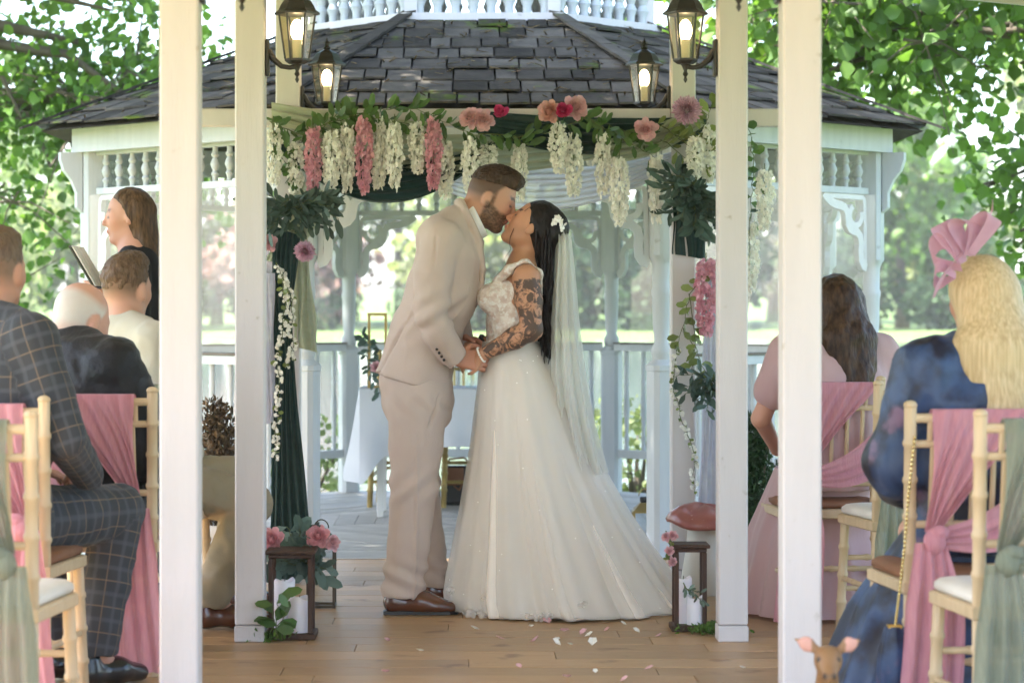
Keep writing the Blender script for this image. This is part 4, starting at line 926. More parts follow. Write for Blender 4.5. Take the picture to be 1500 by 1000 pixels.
def pbox(q):
    if q['t'] == 'c':
        r = max(q['ra'],q['rb'])*max(1,q['w']); return np.minimum(q['a'],q['b'])-r, np.maximum(q['a'],q['b'])+r
    r = q['r'].max() if q['rot'] is not None else q['r']; return q['c']-r, q['c']+r
def sdf_mesh(name, prims, res=.01, k=.02, cuts=(), holes=(), off=(0,0,0), disp=None, col=None, attrs=None, smooth=2):
    """cuts: list of (point, normal): keeps the side the normal points away from; holes: prims taken away"""
    bb = [pbox(q) for q in prims]; lo = np.min([b[0] for b in bb],axis=0)-.03; hi = np.max([b[1] for b in bb],axis=0)+.03
    n = np.ceil((hi-lo)/res).astype(int)+1; D = np.full(n, .5, np.float32); ax = [lo[i]+res*np.arange(n[i]) for i in range(3)]
    def sub(q, kk):
        b0, b1 = pbox(q); i0 = np.clip(((b0-lo-kk-3*res)/res).astype(int),0,n-1); i1 = np.clip(((b1-lo+kk+3*res)/res).astype(int)+2,1,n)
        sl = tuple(slice(i0[i],i1[i]) for i in range(3)); X = np.stack(np.meshgrid(*[ax[i][sl[i]] for i in range(3)],indexing='ij'),-1); return sl, X
    for q in prims:
        kk = k if q['k'] is None else q['k']; sl, X = sub(q, kk); d = pd(q, X); A = D[sl]
        h = np.clip(.5+.5*(A-d)/max(kk,1e-6),0,1); D[sl] = A*(1-h)+d*h-kk*h*(1-h)
    for q in holes:
        sl, X = sub(q, .01); D[sl] = np.maximum(D[sl], -pd(q, X))
    if cuts:
        X = np.stack(np.meshgrid(*ax,indexing='ij'),-1)
        for (p, nn) in cuts:
            nn = V3(nn); nn = nn/np.linalg.norm(nn); D = np.maximum(D, (X-V3(p))@nn)
    S = D < 0; c = np.zeros(n-1, int)
    for dx in (0,1):
        for dy in (0,1):
            for dz in (0,1): c += S[dx:n[0]-1+dx, dy:n[1]-1+dy, dz:n[2]-1+dz]
    act = (c > 0) & (c < 8); idx = np.full(act.shape, -1); nv = act.sum(); idx[act] = np.arange(nv); I = np.argwhere(act)
    acc = np.zeros((nv,3)); cnt = np.zeros(nv)
    cor = [(0,0,0),(1,0,0),(0,1,0),(1,1,0),(0,0,1),(1,0,1),(0,1,1),(1,1,1)]
    for i in range(8):
        for j in range(i+1,8):
            if sum(abs(a-b) for a,b in zip(cor[i],cor[j])) != 1: continue
            a = D[I[:,0]+cor[i][0],I[:,1]+cor[i][1],I[:,2]+cor[i][2]]; b = D[I[:,0]+cor[j][0],I[:,1]+cor[j][1],I[:,2]+cor[j][2]]; m = (a < 0) != (b < 0)
            t = (a/np.where(a-b == 0,1,a-b))[m]; acc[m] += np.array(cor[i])+t[:,None]*(np.array(cor[j])-np.array(cor[i])); cnt[m] += 1
    V = lo+res*(I+acc/cnt[:,None]); quads = []
    for a in range(3):
        b, c2 = (a+1)%3, (a+2)%3; sh = list(S.shape); s0 = [slice(None)]*3; s1 = [slice(None)]*3; s0[a] = slice(0,-1); s1[a] = slice(1,None)
        A, B = S[tuple(s0)], S[tuple(s1)]; E = np.argwhere(A != B); E = E[(E[:,b] > 0)&(E[:,c2] > 0)&(E[:,b] < n[b]-1)&(E[:,c2] < n[c2]-1)]
        fl = A[E[:,0],E[:,1],E[:,2]]
        def g(db, dc): e = E.copy(); e[:,b] -= db; e[:,c2] -= dc; return idx[e[:,0],e[:,1],e[:,2]]
        q = np.stack([g(1,1),g(0,1),g(0,0),g(1,0)],1); q[~fl] = q[~fl][:,::-1]; quads.append(q)
    Fq = np.concatenate(quads); Fq = Fq[(Fq >= 0).all(1)]
    # smooth
    e = np.concatenate([Fq[:,[0,1]],Fq[:,[1,2]],Fq[:,[2,3]],Fq[:,[3,0]]]); deg = np.bincount(e.ravel(),minlength=nv).astype(float)
    for it in range(smooth*2):
        s = np.zeros((nv,3)); np.add.at(s, e[:,0], V[e[:,1]]); np.add.at(s, e[:,1], V[e[:,0]]); V = V+(.5 if it%2 == 0 else -.42)*(s/np.maximum(deg,1)[:,None]-V)
    if disp is not None:
        fn = np.cross(V[Fq[:,2]]-V[Fq[:,0]], V[Fq[:,3]]-V[Fq[:,1]]); N_ = np.zeros((nv,3))
        for j in range(4): np.add.at(N_, Fq[:,j], fn)
        N_ /= np.maximum(np.linalg.norm(N_,axis=1),1e-12)[:,None]; V = V+N_*np.asarray(disp(V))[:,None]
    me = bpy.data.meshes.new(name); me.vertices.add(nv); me.vertices.foreach_set('co', (V-V3(off)).ravel()); me.loops.add(Fq.size); me.loops.foreach_set('vertex_index', Fq.ravel().astype(np.int32))
    me.polygons.add(len(Fq)); me.polygons.foreach_set('loop_start', np.arange(0,Fq.size,4,dtype=np.int32)); me.polygons.foreach_set('loop_total', np.full(len(Fq),4,np.int32)); me.polygons.foreach_set('use_smooth', np.ones(len(Fq),bool))
    if col is not None:
        C = np.ones((nv,4),np.float32); C[:,:3] = col(V); a = me.attributes.new('Col','FLOAT_COLOR','POINT'); a.data.foreach_set('color', C.ravel())
    if attrs is not None:
        a = me.attributes.new('ck','FLOAT_VECTOR','POINT'); a.data.foreach_set('vector', np.ascontiguousarray(attrs(V),np.float32).ravel())
    me.update(calc_edges=True); me.validate(); return me
def vnoise(V, s, seed=0.): return np.array([mnoise.noise(Vector((v[0]*s+seed,v[1]*s,v[2]*s))) for v in V])
def vturb(V, s, seed=0., sz=(1,1,1)): return np.array([mnoise.fractal(Vector((v[0]*s*sz[0]+seed,v[1]*s*sz[1],v[2]*s*sz[2])), .9, 2., 3) for v in V])
def folds(amp, s=9, sz=(1,1,.55), seed=0.):
    """ridged cloth creases"""
    def f(V):
        a = vturb(V, s, seed, sz); return amp*(1-2*np.abs(a))-amp*.6
    return f
# ---- heads and hands (canonical head looks along +x, y to its left, z up, centre of the skull at 0)
def head_prims(c, Mx, s=1., female=False, neck_to=None, ear=True, chin_k=1., neck_r=None):
    c = V3(c); Mx = np.array(Mx)
    def w(p): return c+Mx@(np.array(p,float)*s)
    def E(p, r, k=.012): return ell(w(p), np.array(r)*s, Mx, k)
    def Cn(a, b, ra, rb, k=.012): return cone(w(a), w(b), ra*s, rb*s, k=k)
    jw = .043 if female else .05; j = .8 if female else 1.
    L = [E((-.008,0,.012),(.098,.077,.094)), E((.028,0,-.05),(.064,.058,.086),.03)]
    for sg in (-1,1):
        L += [Cn((-.0,sg*jw,-.08),(.062,sg*.012,-.117),.022*j,.017*j,.025), E((.058,sg*.036,-.036),(.026,.024,.028),.025), Cn((.080,sg*.012,.004),(.070,sg*.045,.004),.011,.010,.015),
              E((.076,sg*.031,-.014),(.013,.015,.011),.006), E((.099,sg*.011,-.050),(.010,.008,.008),.008)]
        if ear: L += [E((-.004,sg*.079,-.028),(.019,.008,.031),.006), E((.004,sg*.081,-.048),(.011,.007,.012),.006)]
    L += [E((.073*chin_k,0,-.118),(.018,.021,.017),.02), Cn((.090,0,.0),(.112,0,-.040),.007,.010,.012), E((.111,0,-.045),(.011,.012,.009),.008),
          E((.092,0,-.075),(.012,.021,.007),.007), E((.089,0,-.088),(.012,.018,.008),.007)]
    if neck_to is not None:
        r = neck_r or (.047 if female else .06); L += [cone(w((-.028,0,-.055)), neck_to, r*s, r*1.08, k=.03)]
    return L
def head_cols(c, Mx, s, V, C, lip, brow, beard=None, lash=True, browz=.012):
    """paint lips, brows, lashes and beard, plus shade darkened into the eye sockets"""
    q = ((V-V3(c))@np.array(Mx))/s; x,y,z = q[:,0],q[:,1],q[:,2]
    def mix(m, col): m = np.clip(m,0,1)[:,None]; C[:] = C*(1-m)+np.array(col)*m
    mix((np.exp(-((z+.035)/.035)**2)*np.clip((x-.04)/.03,0,1)*.25), (C.mean(0)*np.array([1.15,.8,.75])))
    if beard is not None:
        edge = -.028-.022*np.clip((x-.01)/.05,0,1); m = np.clip((edge-z)/.012,0,1)*np.clip((x+.012)/.012,0,1)*np.clip((z+.160)/.012,0,1)
        must = np.exp(-((z+.063)/.008)**2)*np.clip((x-.075)/.01,0,1)*np.clip((.034-np.abs(y))/.01,0,1)
        side = np.clip((.012-np.abs(x-.018))/.008,0,1)*np.clip((np.abs(y)-.05)/.01,0,1)*np.clip((.03-z)/.02,0,1)
        mix(np.maximum(np.maximum(m,must),side*.8)*np.clip(.86+.5*vnoise(V,160),.45,.95), beard)
    mix(np.clip((.008-np.abs(z+.081))/.004,0,1)*np.clip((x-.088)/.006,0,1)*np.clip((.021-np.abs(y))/.006,0,1), lip)
    ya = np.abs(y); mix(np.clip((.0075-np.abs(z-browz-.004*np.sin((ya-.012)*80)))/.003,0,1)*np.clip((ya-.010)/.004,0,1)*np.clip((.05-ya)/.006,0,1)*np.clip((x-.055)/.01,0,1)*.85, brow)
    mix(np.exp(-((z+.012)/.012)**2)*np.exp(-((ya-.031)/.016)**2)*np.clip((x-.05)/.02,0,1)*.3, C.mean(0)*.45)  # eye sockets darkened: shade put into the skin colour
    if lash: mix(np.clip((.0055-np.abs(z+.017))/.003,0,1)*np.clip((ya-.016)/.003,0,1)*np.clip((.046-ya)/.003,0,1)*np.clip((x-.06)/.01,0,1)*.9, (.02,.014,.012))
def hand_prims(wr, d, nrm, s=1., side=1, curl=.5, thumb=.6):
    """wr wrist point, d direction to the knuckles, nrm back-of-hand normal, side: which way the thumb leaves"""
    wr, d, nrm = Vector(wr), Vector(d).normalized(), Vector(nrm); nrm = (nrm-d*nrm.dot(d)).normalized(); a = d.cross(nrm)*side; L = []
    for i in range(4):
        u = (-.030+.020*i)*s; L.append(cone(wr+a*u*.6, wr+d*.082*s+a*u, .013*s, .0125*s, k=.012))
    for i, ln in enumerate((.072,.082,.076,.06)):
        u = (.031-.0205*i)*s; p = wr+d*.085*s+a*u; ang = 0; dirv = d.copy()
        for j, f in enumerate((.44,.32,.24)):
            ang += curl*(.55,.95,.7)[j]; dv = d*math.cos(ang)-nrm*math.sin(ang); q = p+dv*ln*f*s*1.15; L.append(cone(p, q, (.0095,.0088,.008)[j]*s, (.0088,.008,.0068)[j]*s, k=.003)); p = q
    p = wr+d*.025*s+a*.028*s; q = p+(d*.6+a*.75-nrm*.25*thumb).normalized()*.042*s; r_ = q+(d*.95+a*.15-nrm*.5*thumb).normalized()*.032*s; e = r_+(d*.9-a*.2-nrm*.6*thumb).normalized()*.026*s
    L += [cone(p,q,.014*s,.0115*s,k=.008), cone(q,r_,.011*s,.0095*s,k=.003), cone(r_,e,.0095*s,.0075*s,k=.003)]
    return L
SKIN = M('skin', (.5,.3,.2), attr='Col', rough=.5, spec=.35, sss=.12, bump=.06, bscale=180)
def cloth_mat(name, c1, c2, rough=.85, weave=220, bump=.25, sheen=.06, **kw): return M(name, c1, c2, scale=7, rough=rough, bump=bump, bscale=weave, spec=.2, sheen=sheen, **kw)
def hair_mat(name, c1, c2, st=(40,40,4), rough=.45): return M(name, c1, c2, scale=3, rough=rough, bump=.5, bscale=5, stretch=st, spec=.18, contrast=.18)
def person(name, loc, label, rz=0., group=None):
    t = empty(name, loc, label, 'person', group); t.rotation_euler.z = R(rz); return t
def part(name, me, mat, parent):
    return link_mesh(name, me, mat, parent)
def locks(name, starts, mat, parent, n=6, seed=0):
    """hair locks: list of (points, radius)"""
    b = MB()
    for pts, r in starts:
        m = len(pts); b.tube(pts, [r*(.75+.35*math.sin(math.pi*min(1,i/(m-1)*1.2)))*(1 if i < m-2 else (.7 if i == m-2 else .25)) for i in range(m)], n=n, flat=.6)
    return b.build(name, mat, parent, smooth=True)
def frame_from(fwd, up):
    f = Vector(fwd).normalized(); l = Vector(up).cross(f).normalized(); u = f.cross(l); return np.array([[f.x,l.x,u.x],[f.y,l.y,u.y],[f.z,l.z,u.z]])
def long_hair(c, Mx, s, length, seed, nl=170, back=(100,260), wave=0., spread=1., r=.0085, part_y=.0, clump=1.0, drift=(0,0,0), push=None):
    """locks that run from the parting over the skull and hang down; azimuth 180 is the back of the head"""
    rnd = random.Random(seed); out = []; c = Vector(c); Mm = Matrix([list(q) for q in Mx])
    for i in range(nl):
        az = R(rnd.uniform(*back)); lay = rnd.random(); rr = (1.06+.10*lay)*s; pts = []
        ph = rnd.random()*6
        for th in (12,30,50,70,88,102):
            t = R(th); q = Vector((math.sin(t)*math.cos(az)*.103-.010, math.sin(t)*math.sin(az)*.083, math.cos(t)*.100+.012))*rr
            q.y += part_y*(1-th/102); pts.append(c+Mm@q)
        p = pts[-1]; v = (pts[-1]-pts[-2]).normalized(); L = length*rnd.uniform(.82,1.04); m = 9; out_dir = (p-c); out_dir.z = 0; out_dir.normalize()
        for j in range(1,m+1):
            t = j/m; g = Vector((0,0,-1)); v = (v*.35+g*.65+out_dir*.02*spread).normalized(); p = p+v*L/m+Vector(drift)*(L/m)
            if push is not None:
                bd = -Mm.col[0]; bd = Vector((bd[0],bd[1],0)).normalized(); dz = c.z-p.z; need = .08+(push-.08)*min(1,max(0,(dz-.10)/.13)); cur = (p-c).dot(bd)+.25*abs((p-c).dot(Vector((-bd.y,bd.x,0))))
                if dz > .06 and cur < need+lay*.02: p = p+bd*(need+lay*.02-cur)*.8
            w = wave*t*1.3; pts.append(p+Vector((math.sin(ph+t*13)*w, math.cos(ph+t*11)*w, 0)))
        out.append((pts, r*rnd.uniform(.7,1.25)))
    return out
# ================================================================== the couple (profile figures at 10.06 m)
D0 = 10.06; S0 = F/D0
def C(px, py, dy=0.): return Vector(((px-690)/S0, D0+dy, CAM_Z-(py-450)/S0))
LAT = (0,1,0)
# ---------------- groom
G = person('person', C(605,890)*1, 'bearded man in beige suit leaning to kiss the bride'); G.location.z = 0
Goff = G.location
hc = C(722,285,.02); pit = R(24); gM = frame_from((math.cos(pit),-.10,-math.sin(pit)), (math.sin(pit),0,math.cos(pit)))
SK_G = np.array((.50,.27,.18)); GS = 1.03
nk = C(682,322,.0)
bp = head_prims(hc, gM, GS, neck_to=nk, neck_r=.062)
shN, shF = C(648,352,-.19), C(655,350,.19); elN, wrN = C(632,458,-.235), C(669,524,-.15); elF, wrF = C(662,450,.22), C(676,500,.10)
bp += [cone(C(668,345), C(640,430), .075, .10, LAT, 1.35, k=.04), cone(nk, C(668,345), .06, .07), cone(C(640,430), C(612,560), .10, .11, LAT, 1.35, k=.04)]
for a,b_,c_ in ((shN,elN,wrN),(shF,elF,wrF)): bp += [cone(C(662,352), a, .05, .05, k=.03), cone(a, b_, .045, .038), cone(b_, c_, .036, .026)]
hipN, knN, anN = C(612,585,-.09), C(607,715,-.15), C(592,858,-.19); hipF, knF, anF = C(612,585,.10), C(613,712,.12), C(630,852,.16)
for a,b_,c_ in ((hipN,knN,anN),(hipF,knF,anF)): bp += [cone(a,b_,.075,.055), cone(b_,c_,.05,.038), cone(c_, c_+Vector((.12,0,-.05)), .035, .03)]
bp += hand_prims(wrN, C(690,526,-.145)-wrN, (-.15,-1,.25), 1.04, -1, .95, 1.0)
bp += hand_prims(wrF, C(700,503,.06)-wrF, (0,.6,.8), 1.0, 1, .7, .8)
def gcol(V):
    Cc = np.tile(SK_G,(len(V),1)); n_ = vnoise(V,14)[:,None]; Cc *= 1+.07*n_
    hand = np.clip((V[:,2]-1.17)/.01,0,1) < .5; Cc[hand] *= np.array([1.0,.86,.84])
    head_cols(hc, gM, GS, V, Cc, (.42,.16,.13), (.06,.035,.02), beard=(.075,.042,.026))
    q = ((V-V3(hc))@gM)/GS; x,y,z = q[:,0],q[:,1],q[:,2]; hl = .052-.045*np.clip((.055-z)/.07,0,1); m = np.clip((hl-x)/.012,0,1)*np.clip((z+.062)/.05,0,1)*.88
    m *= 1-np.clip((.03-np.sqrt((x+.004)**2+((z+.03)*.8)**2))/.006,0,1)*(np.abs(y) > .06); m *= (V[:,2] > 1.5)
    Cc[:] = Cc*(1-m[:,None])+np.array((.06,.036,.022))*m[:,None]; return Cc
part('body', sdf_mesh('body', bp, .0062, .014, off=Goff, col=gcol), SKIN, G)
SUIT = cloth_mat('beige_suit', (.54,.435,.375), (.49,.39,.335), weave=260)
# jacket
jp = [cone(C(668,334), C(660,372), .085, .128, LAT, 1.62, k=.05), cone(C(660,372), C(649,425), .130, .146, LAT, 1.42, k=.05), cone(C(649,425), C(622,492), .146, .138, LAT, 1.38, k=.05), cone(C(622,492), C(606,556), .138, .160, LAT, 1.28, k=.05),
      cone(C(640,352,-.12), shN, .085, .078, k=.04), cone(C(650,350,.12), shF, .085, .078, k=.04),
      cone(C(664,322,-.06), C(640,340,-.15), .05, .06, k=.04), cone(C(660,345), C(700,322), .098, .088, k=.03)]
arm = chain([shN, C(636,405,-.225), elN, C(645,487,-.215), C(664,519,-.16)], [.083,.078,.071,.064,.056], k=.012)
armF = chain([shF, elF, wrF], [.08,.068,.052], k=.012)
lap = []
for q in (-1,1): lap += chain([C(672,298,q*.0), C(675,300,q*.05), C(683,310,q*.092), C(692,330,q*.108), C(701,358,q*.105), C(708,395,q*.085), C(702,445,q*.06)], [.022,.022,.020,.019,.017,.012,.007], k=.008)
coll = []
def jdisp(V):
    f = folds(.005, 6, (1,.6,.6), 3.)(V); px = V[:,0]*S0+690; py = 450-(V[:,2]-CAM_Z)*S0
    f += .007*np.sin((px*.55+py*.85)*.24)*np.exp(-((py-455)/30)**2)*(V[:,1] < D0-.16)          # elbow creases
    f -= .016*np.exp(-((px-(596-(py-470)*.55))/2.2)**2)*np.clip((py-470)/15,0,1)*(V[:,1] < D0)      # back vent
    f -= .008*np.exp(-((px-(640-(py-350)*.06))/1.8)**2)*np.clip((py-345)/10,0,1)*np.clip((400-py)/30,0,1)*(V[:,1] < D0-.2)      # sleeve seam
    return f
hem = [(C(600,560), (-.29,0,-1.))]
part('jacket', sdf_mesh('jacket', jp+arm+armF+lap+coll, .0065, .03, cuts=hem+[(C(695,326),(.9,0,.44))], off=Goff, disp=jdisp, holes=[cone(wrN, C(676,533,-.14), .045,.05)]), SUIT, G)
b = MB()
for i in range(4): p = C(641+i*3.4,510+i*5.2,-.245+.012*i); b.ell(p, (.006,.004,.006), 8, 6)
b.build('cuff_button', M('button_dark',(.03,.02,.015),rough=.4), G)
# trousers
tp = [cone(C(608,560), C(610,590), .150, .140, LAT, 1.25, k=.04), cone(C(628,575,-.02), C(634,600,-.03), .09, .08, k=.05)]
tp += chain([hipN, C(610,650,-.12), knN, C(600,790,-.17), C(592,862,-.19)], [.132,.108,.094,.085,.088], k=.02, lat=LAT, w=.95)
tp += chain([hipF, C(612,650,.11), knF, C(624,790,.15), C(634,852,.16)], [.125,.098,.082,.072,.072], k=.02)
def tdisp(V):
    z = V[:,2]; f = folds(.004, 7, (1,1,.35), 9.)(V); f += .009*np.sin(z*75+V[:,0]*35)*np.exp(-((z-.15)/.07)**2)+.007*np.sin(z*62-V[:,0]*55)*np.exp(-((z-.52)/.07)**2)+.006*np.sin(z*50+V[:,0]*60)*np.exp(-((z-.84)/.05)**2)
    xp = V[:,0]*S0+690; yp = 450-(z-CAM_Z)*S0; f -= .010*np.exp(-((xp-(646-(yp-575)*.35))/1.8)**2)*np.clip((yp-572)/8,0,1)*np.clip((625-yp)/8,0,1)*(V[:,1] < D0-.03)      # pocket
    f += .010*np.exp(-((V[:,0]-C(606,0).x-.02*np.sin(z*3))/.006)**2)*(V[:,1] < D0-.12)*np.clip((.75-z)/.2,0,1); return f
part('trousers', sdf_mesh('trousers', tp, .007, .02, cuts=[(C(600,865,0),(0,0,-1))], off=Goff, disp=tdisp), SUIT, G)
# collar, shirt
nka = (.9,0,.44)
part('shirt', sdf_mesh('shirt', [cone(C(668,340), C(722,310), .080, .076, k=.01)], .0065, .01, cuts=[(C(703,321),nka)], off=Goff), M('white_shirt',(.82,.81,.82),(.76,.75,.77),scale=5,rough=.7), G)
# shoes
SHOE = M('brown_leather', (.075,.022,.012), (.13,.045,.022), scale=8, rough=.22, coat=.5, spec=.5)
for (px0,px1,py,dy) in ((562,671,893,-.20),(615,694,876,.17)):
    d = D0+dy; s_ = F/d; x0 = (px0-690)/s_; x1 = (px1-690)/s_ if dy < 0 else x0+.29; y = d; L = x1-x0
    sp_ = [cone((x0+.045,y,.055),(x0+.05,y,.10),.040,.044,k=.03), cone((x0+.045,y,.045),(x0+L*.55,y-.004,.045),.040,.042,k=.03,lat=LAT,w=1.05), cone((x0+L*.5,y-.004,.055),(x0+L*.72,y-.006,.035),.045,.036,k=.03,lat=LAT,w=1.2), cone((x0+L*.7,y-.006,.032),(x1-.03,y,.027),.034,.027,k=.02,lat=LAT,w=1.35)]
    o = part('shoe', sdf_mesh('shoe', sp_, .005, .02, cuts=[((0,0,.014),(0,0,-1))], off=Goff), SHOE, G)
    b = MB(); b.prism([(0,-.036),(.07,-.034),(.12,-.030),(.2*L/.3,-.046),(.265*L/.3,-.04),(L-.005,-.016),(L,0),(L-.005,.014),(.265*L/.3,.034),(.2*L/.3,.042),(.12,.032),(.07,.036),(0,.038),(-.004,0)], (x0+.002,y,.008), (1,0,0), (0,1,0), (0,0,.0068)); b.bevbox((x0+.002,y-.034,.0005),(x0+.075,y+.034,.0155),.003); b.build('sole', BLACK, o)
# hair
HG = hair_mat('dark_brown_hair', (.035,.02,.012), (.075,.045,.028), st=(30,30,8))
def hw(p): return Vector(hc)+Matrix([list(q) for q in gM])@(Vector(p)*GS)
gh = [ell(hw((-.012,0,.026)),np.array((.100,.080,.094))*GS,gM,.01), ell(hw((.035,0,.092)),np.array((.060,.056,.028))*GS,gM,.03), cone(hw((.072,-.025,.082)),hw((.076,.02,.084)),.021,.021,k=.03)]
part('hair', sdf_mesh('hair', gh, .0055, .02, cuts=[(hw((-.02,0,.040)),gM@np.array((.12,0,-1))), (hw((.092,0,.07)),gM@np.array((1,0,-.35)))], off=Goff, disp=lambda V: .006*vturb(V,45,1.,(1,1,1))), HG, G)
gl = []; rnd = random.Random(2)
for i in range(150):
    x0 = rnd.uniform(-.09,.06); y0 = rnd.uniform(-.07,.07); zz = .026+.096*math.sqrt(max(.05,1-(x0/.115)**2-(y0/.09)**2)); p = Vector((x0,y0,zz)); pts = [hw(p), hw(p+Vector((.016,0,.008))), hw(p+Vector((.034,rnd.gauss(0,.006),.006)))]
    gl.append((pts, rnd.uniform(.003,.0055)))
locks('hair_locks', gl, HG, G, n=5)
# faded sides of the haircut
# ---------------- bride
B = person('person', Vector((C(745,890).x,D0,0)), 'dark-haired bride with tattooed arm in a white gown and veil'); Boff = B.location
bc = C(783,329,-.02); pb = R(36); bM = frame_from((-math.cos(pb),.06,math.sin(pb)), (math.sin(pb),0,math.cos(pb))); BS = .95
SK_B = np.array((.50,.255,.15)); nb = C(768,392,0)
bb_ = head_prims(bc, bM, BS, female=True, neck_to=nb, neck_r=.050)
sN, eN, wN = C(770,408,-.165), C(777,482,-.20), C(708,517,-.155); sF, eF, wF = C(760,406,.165), C(757,480,.2), C(712,503,.10)
bb_ += [cone(nb, C(757,440), .075, .10, LAT, 1.5, k=.04), cone(C(752,440), C(750,500), .095, .088, LAT, 1.35, k=.03), cone(C(750,505), C(748,560), .10, .12, LAT, 1.3), ell(C(722,437,-.075), (.065,.06,.062), None, .03), ell(C(722,437,.075), (.065,.06,.062), None, .03)]
for a,b_,c_ in ((sN,eN,wN),(sF,eF,wF)): bb_ += [cone(nb, a, .05, .045, k=.035), cone(a, a.lerp(b_,.45), .056, .054, k=.02), cone(a.lerp(b_,.45), b_, .054, .043, k=.02), cone(b_, b_.lerp(c_,.35), .044, .043, k=.02), cone(b_.lerp(c_,.35), c_, .043, .026, k=.02)]
for sg in (-1,1): bb_ += [cone(C(750,570,sg*.09), C(748,720,sg*.09), .08,.055), cone(C(748,720,sg*.09), C(748,865,sg*.09), .05,.035), cone(C(748,872,sg*.09), C(725,884,sg*.09), .03,.025)]
bb_ += hand_prims(wN, C(688,524,-.13)-wN, (.0,-.9,.45), .88, -1, .6, .7)+hand_prims(wF, C(694,506,.08)-wF, (0,.7,.7), .88, 1, .6, .7)
def bcol(V):
    Cc = np.tile(SK_B,(len(V),1)); Cc *= 1+.06*vnoise(V,14)[:,None]
    head_cols(bc, bM, BS, V, Cc, (.45,.13,.12), (.02,.012,.01)); 
    # tattoo sleeve on the near arm
    def seg(a,b_):
        a,b_ = V3(a),V3(b_); ab = b_-a; t = np.clip(((V-a)@ab)/(ab@ab),0,1); return np.linalg.norm(V-a-t[:,None]*ab,axis=1), t
    d1,t1 = seg(sN,eN); d2,t2 = seg(eN,wN); m = ((d1 < .066)&(t1 > .06))|((d2 < .055)&(t2 > .0)&(t2 < .97)); m &= V[:,1] < D0-.06
    global TATTOO; TATTOO = m.astype(float)
    return Cc
SKT = SKIN.copy(); SKT.name = 'skin_tattooed'; nt = SKT.node_tree; N = nt.nodes; L = nt.links
_b = [n for n in N if n.type == 'BSDF_PRINCIPLED'][0]; _c = _b.inputs['Base Color'].links[0].from_socket; _tc = [n for n in N if n.type == 'TEX_COORD'][0]
_at = N.new('ShaderNodeAttribute'); _at.attribute_name = 'ck'; _fac = None
for (sc_, lo_, hi_, dist) in ((17,.46,.54,1.6),(46,.50,.60,.8),(90,.58,.66,.3)):
    nz = N.new('ShaderNodeTexNoise'); nz.inputs['Scale'].default_value = sc_; nz.inputs['Detail'].default_value = 3; nz.inputs['Distortion'].default_value = dist; L.new(_tc.outputs['Object'], nz.inputs['Vector'])
    mr = N.new('ShaderNodeMapRange'); mr.inputs[1].default_value = lo_; mr.inputs[2].default_value = hi_; L.new(nz.outputs[0], mr.inputs[0])
    if _fac is None: _fac = mr.outputs[0]
    else:
        ad = N.new('ShaderNodeMath'); ad.operation = 'MULTIPLY_ADD'; ad.use_clamp = True; L.new(mr.outputs[0], ad.inputs[0]); ad.inputs[1].default_value = .6; L.new(_fac, ad.inputs[2]); _fac = ad.outputs[0]
_m = N.new('ShaderNodeMath'); _m.operation = 'MULTIPLY'; L.new(_fac, _m.inputs[0]); _m2 = N.new('ShaderNodeMath'); _m2.operation = 'MULTIPLY'; _m2.inputs[1].default_value = .86; L.new(_at.outputs['Fac'], _m2.inputs[0]); L.new(_m2.outputs[0], _m.inputs[1])
_x = N.new('ShaderNodeMix'); _x.data_type = 'RGBA'; L.new(_m.outputs[0], _x.inputs[0]); L.new(_c, _x.inputs[6]); _x.inputs[7].default_value = (.03,.026,.024,1); L.new(_x.outputs[2], _b.inputs['Base Color'])
part('body', sdf_mesh('body', bb_, .0062, .014, off=Boff, col=bcol, attrs=lambda V: np.repeat(TATTOO[:,None],3,1)), SKT, B)
# bodice
LACE = M('lace', (.80,.74,.68), (.64,.51,.44), scale=38, rough=.6, bump=.9, bscale=70, spec=.4, c3=(.84,.81,.77), c3amt=.52, c3scale=55, contrast=.12)
op = [cone(C(757,436), C(751,470), .108, .103, LAT, 1.42, k=.03), cone(C(751,470), C(749,512), .103, .108, LAT, 1.34, k=.03), ell(C(724,437,-.078), (.073,.066,.066), None, .03), ell(C(724,437,.078), (.073,.066,.066), None, .03)]
strap = chain([C(728,412,-.10), C(745,396,-.14), C(768,388,-.145), C(786,402,-.13), C(786,430,-.10)], [.018,.020,.021,.022,.024], k=.015)+chain([C(728,412,.10), C(745,396,.14), C(768,388,.145), C(786,402,.13), C(786,430,.10)], [.018,.020,.021,.022,.024], k=.015)
part('bodice', sdf_mesh('bodice', op+strap, .007, .02, off=Boff, disp=lambda V: .0022*vturb(V,60,3.), holes=[cone(sN, eN, .062, .05), cone(C(790,380), C(786,420), .03,.02)]), LACE, B)
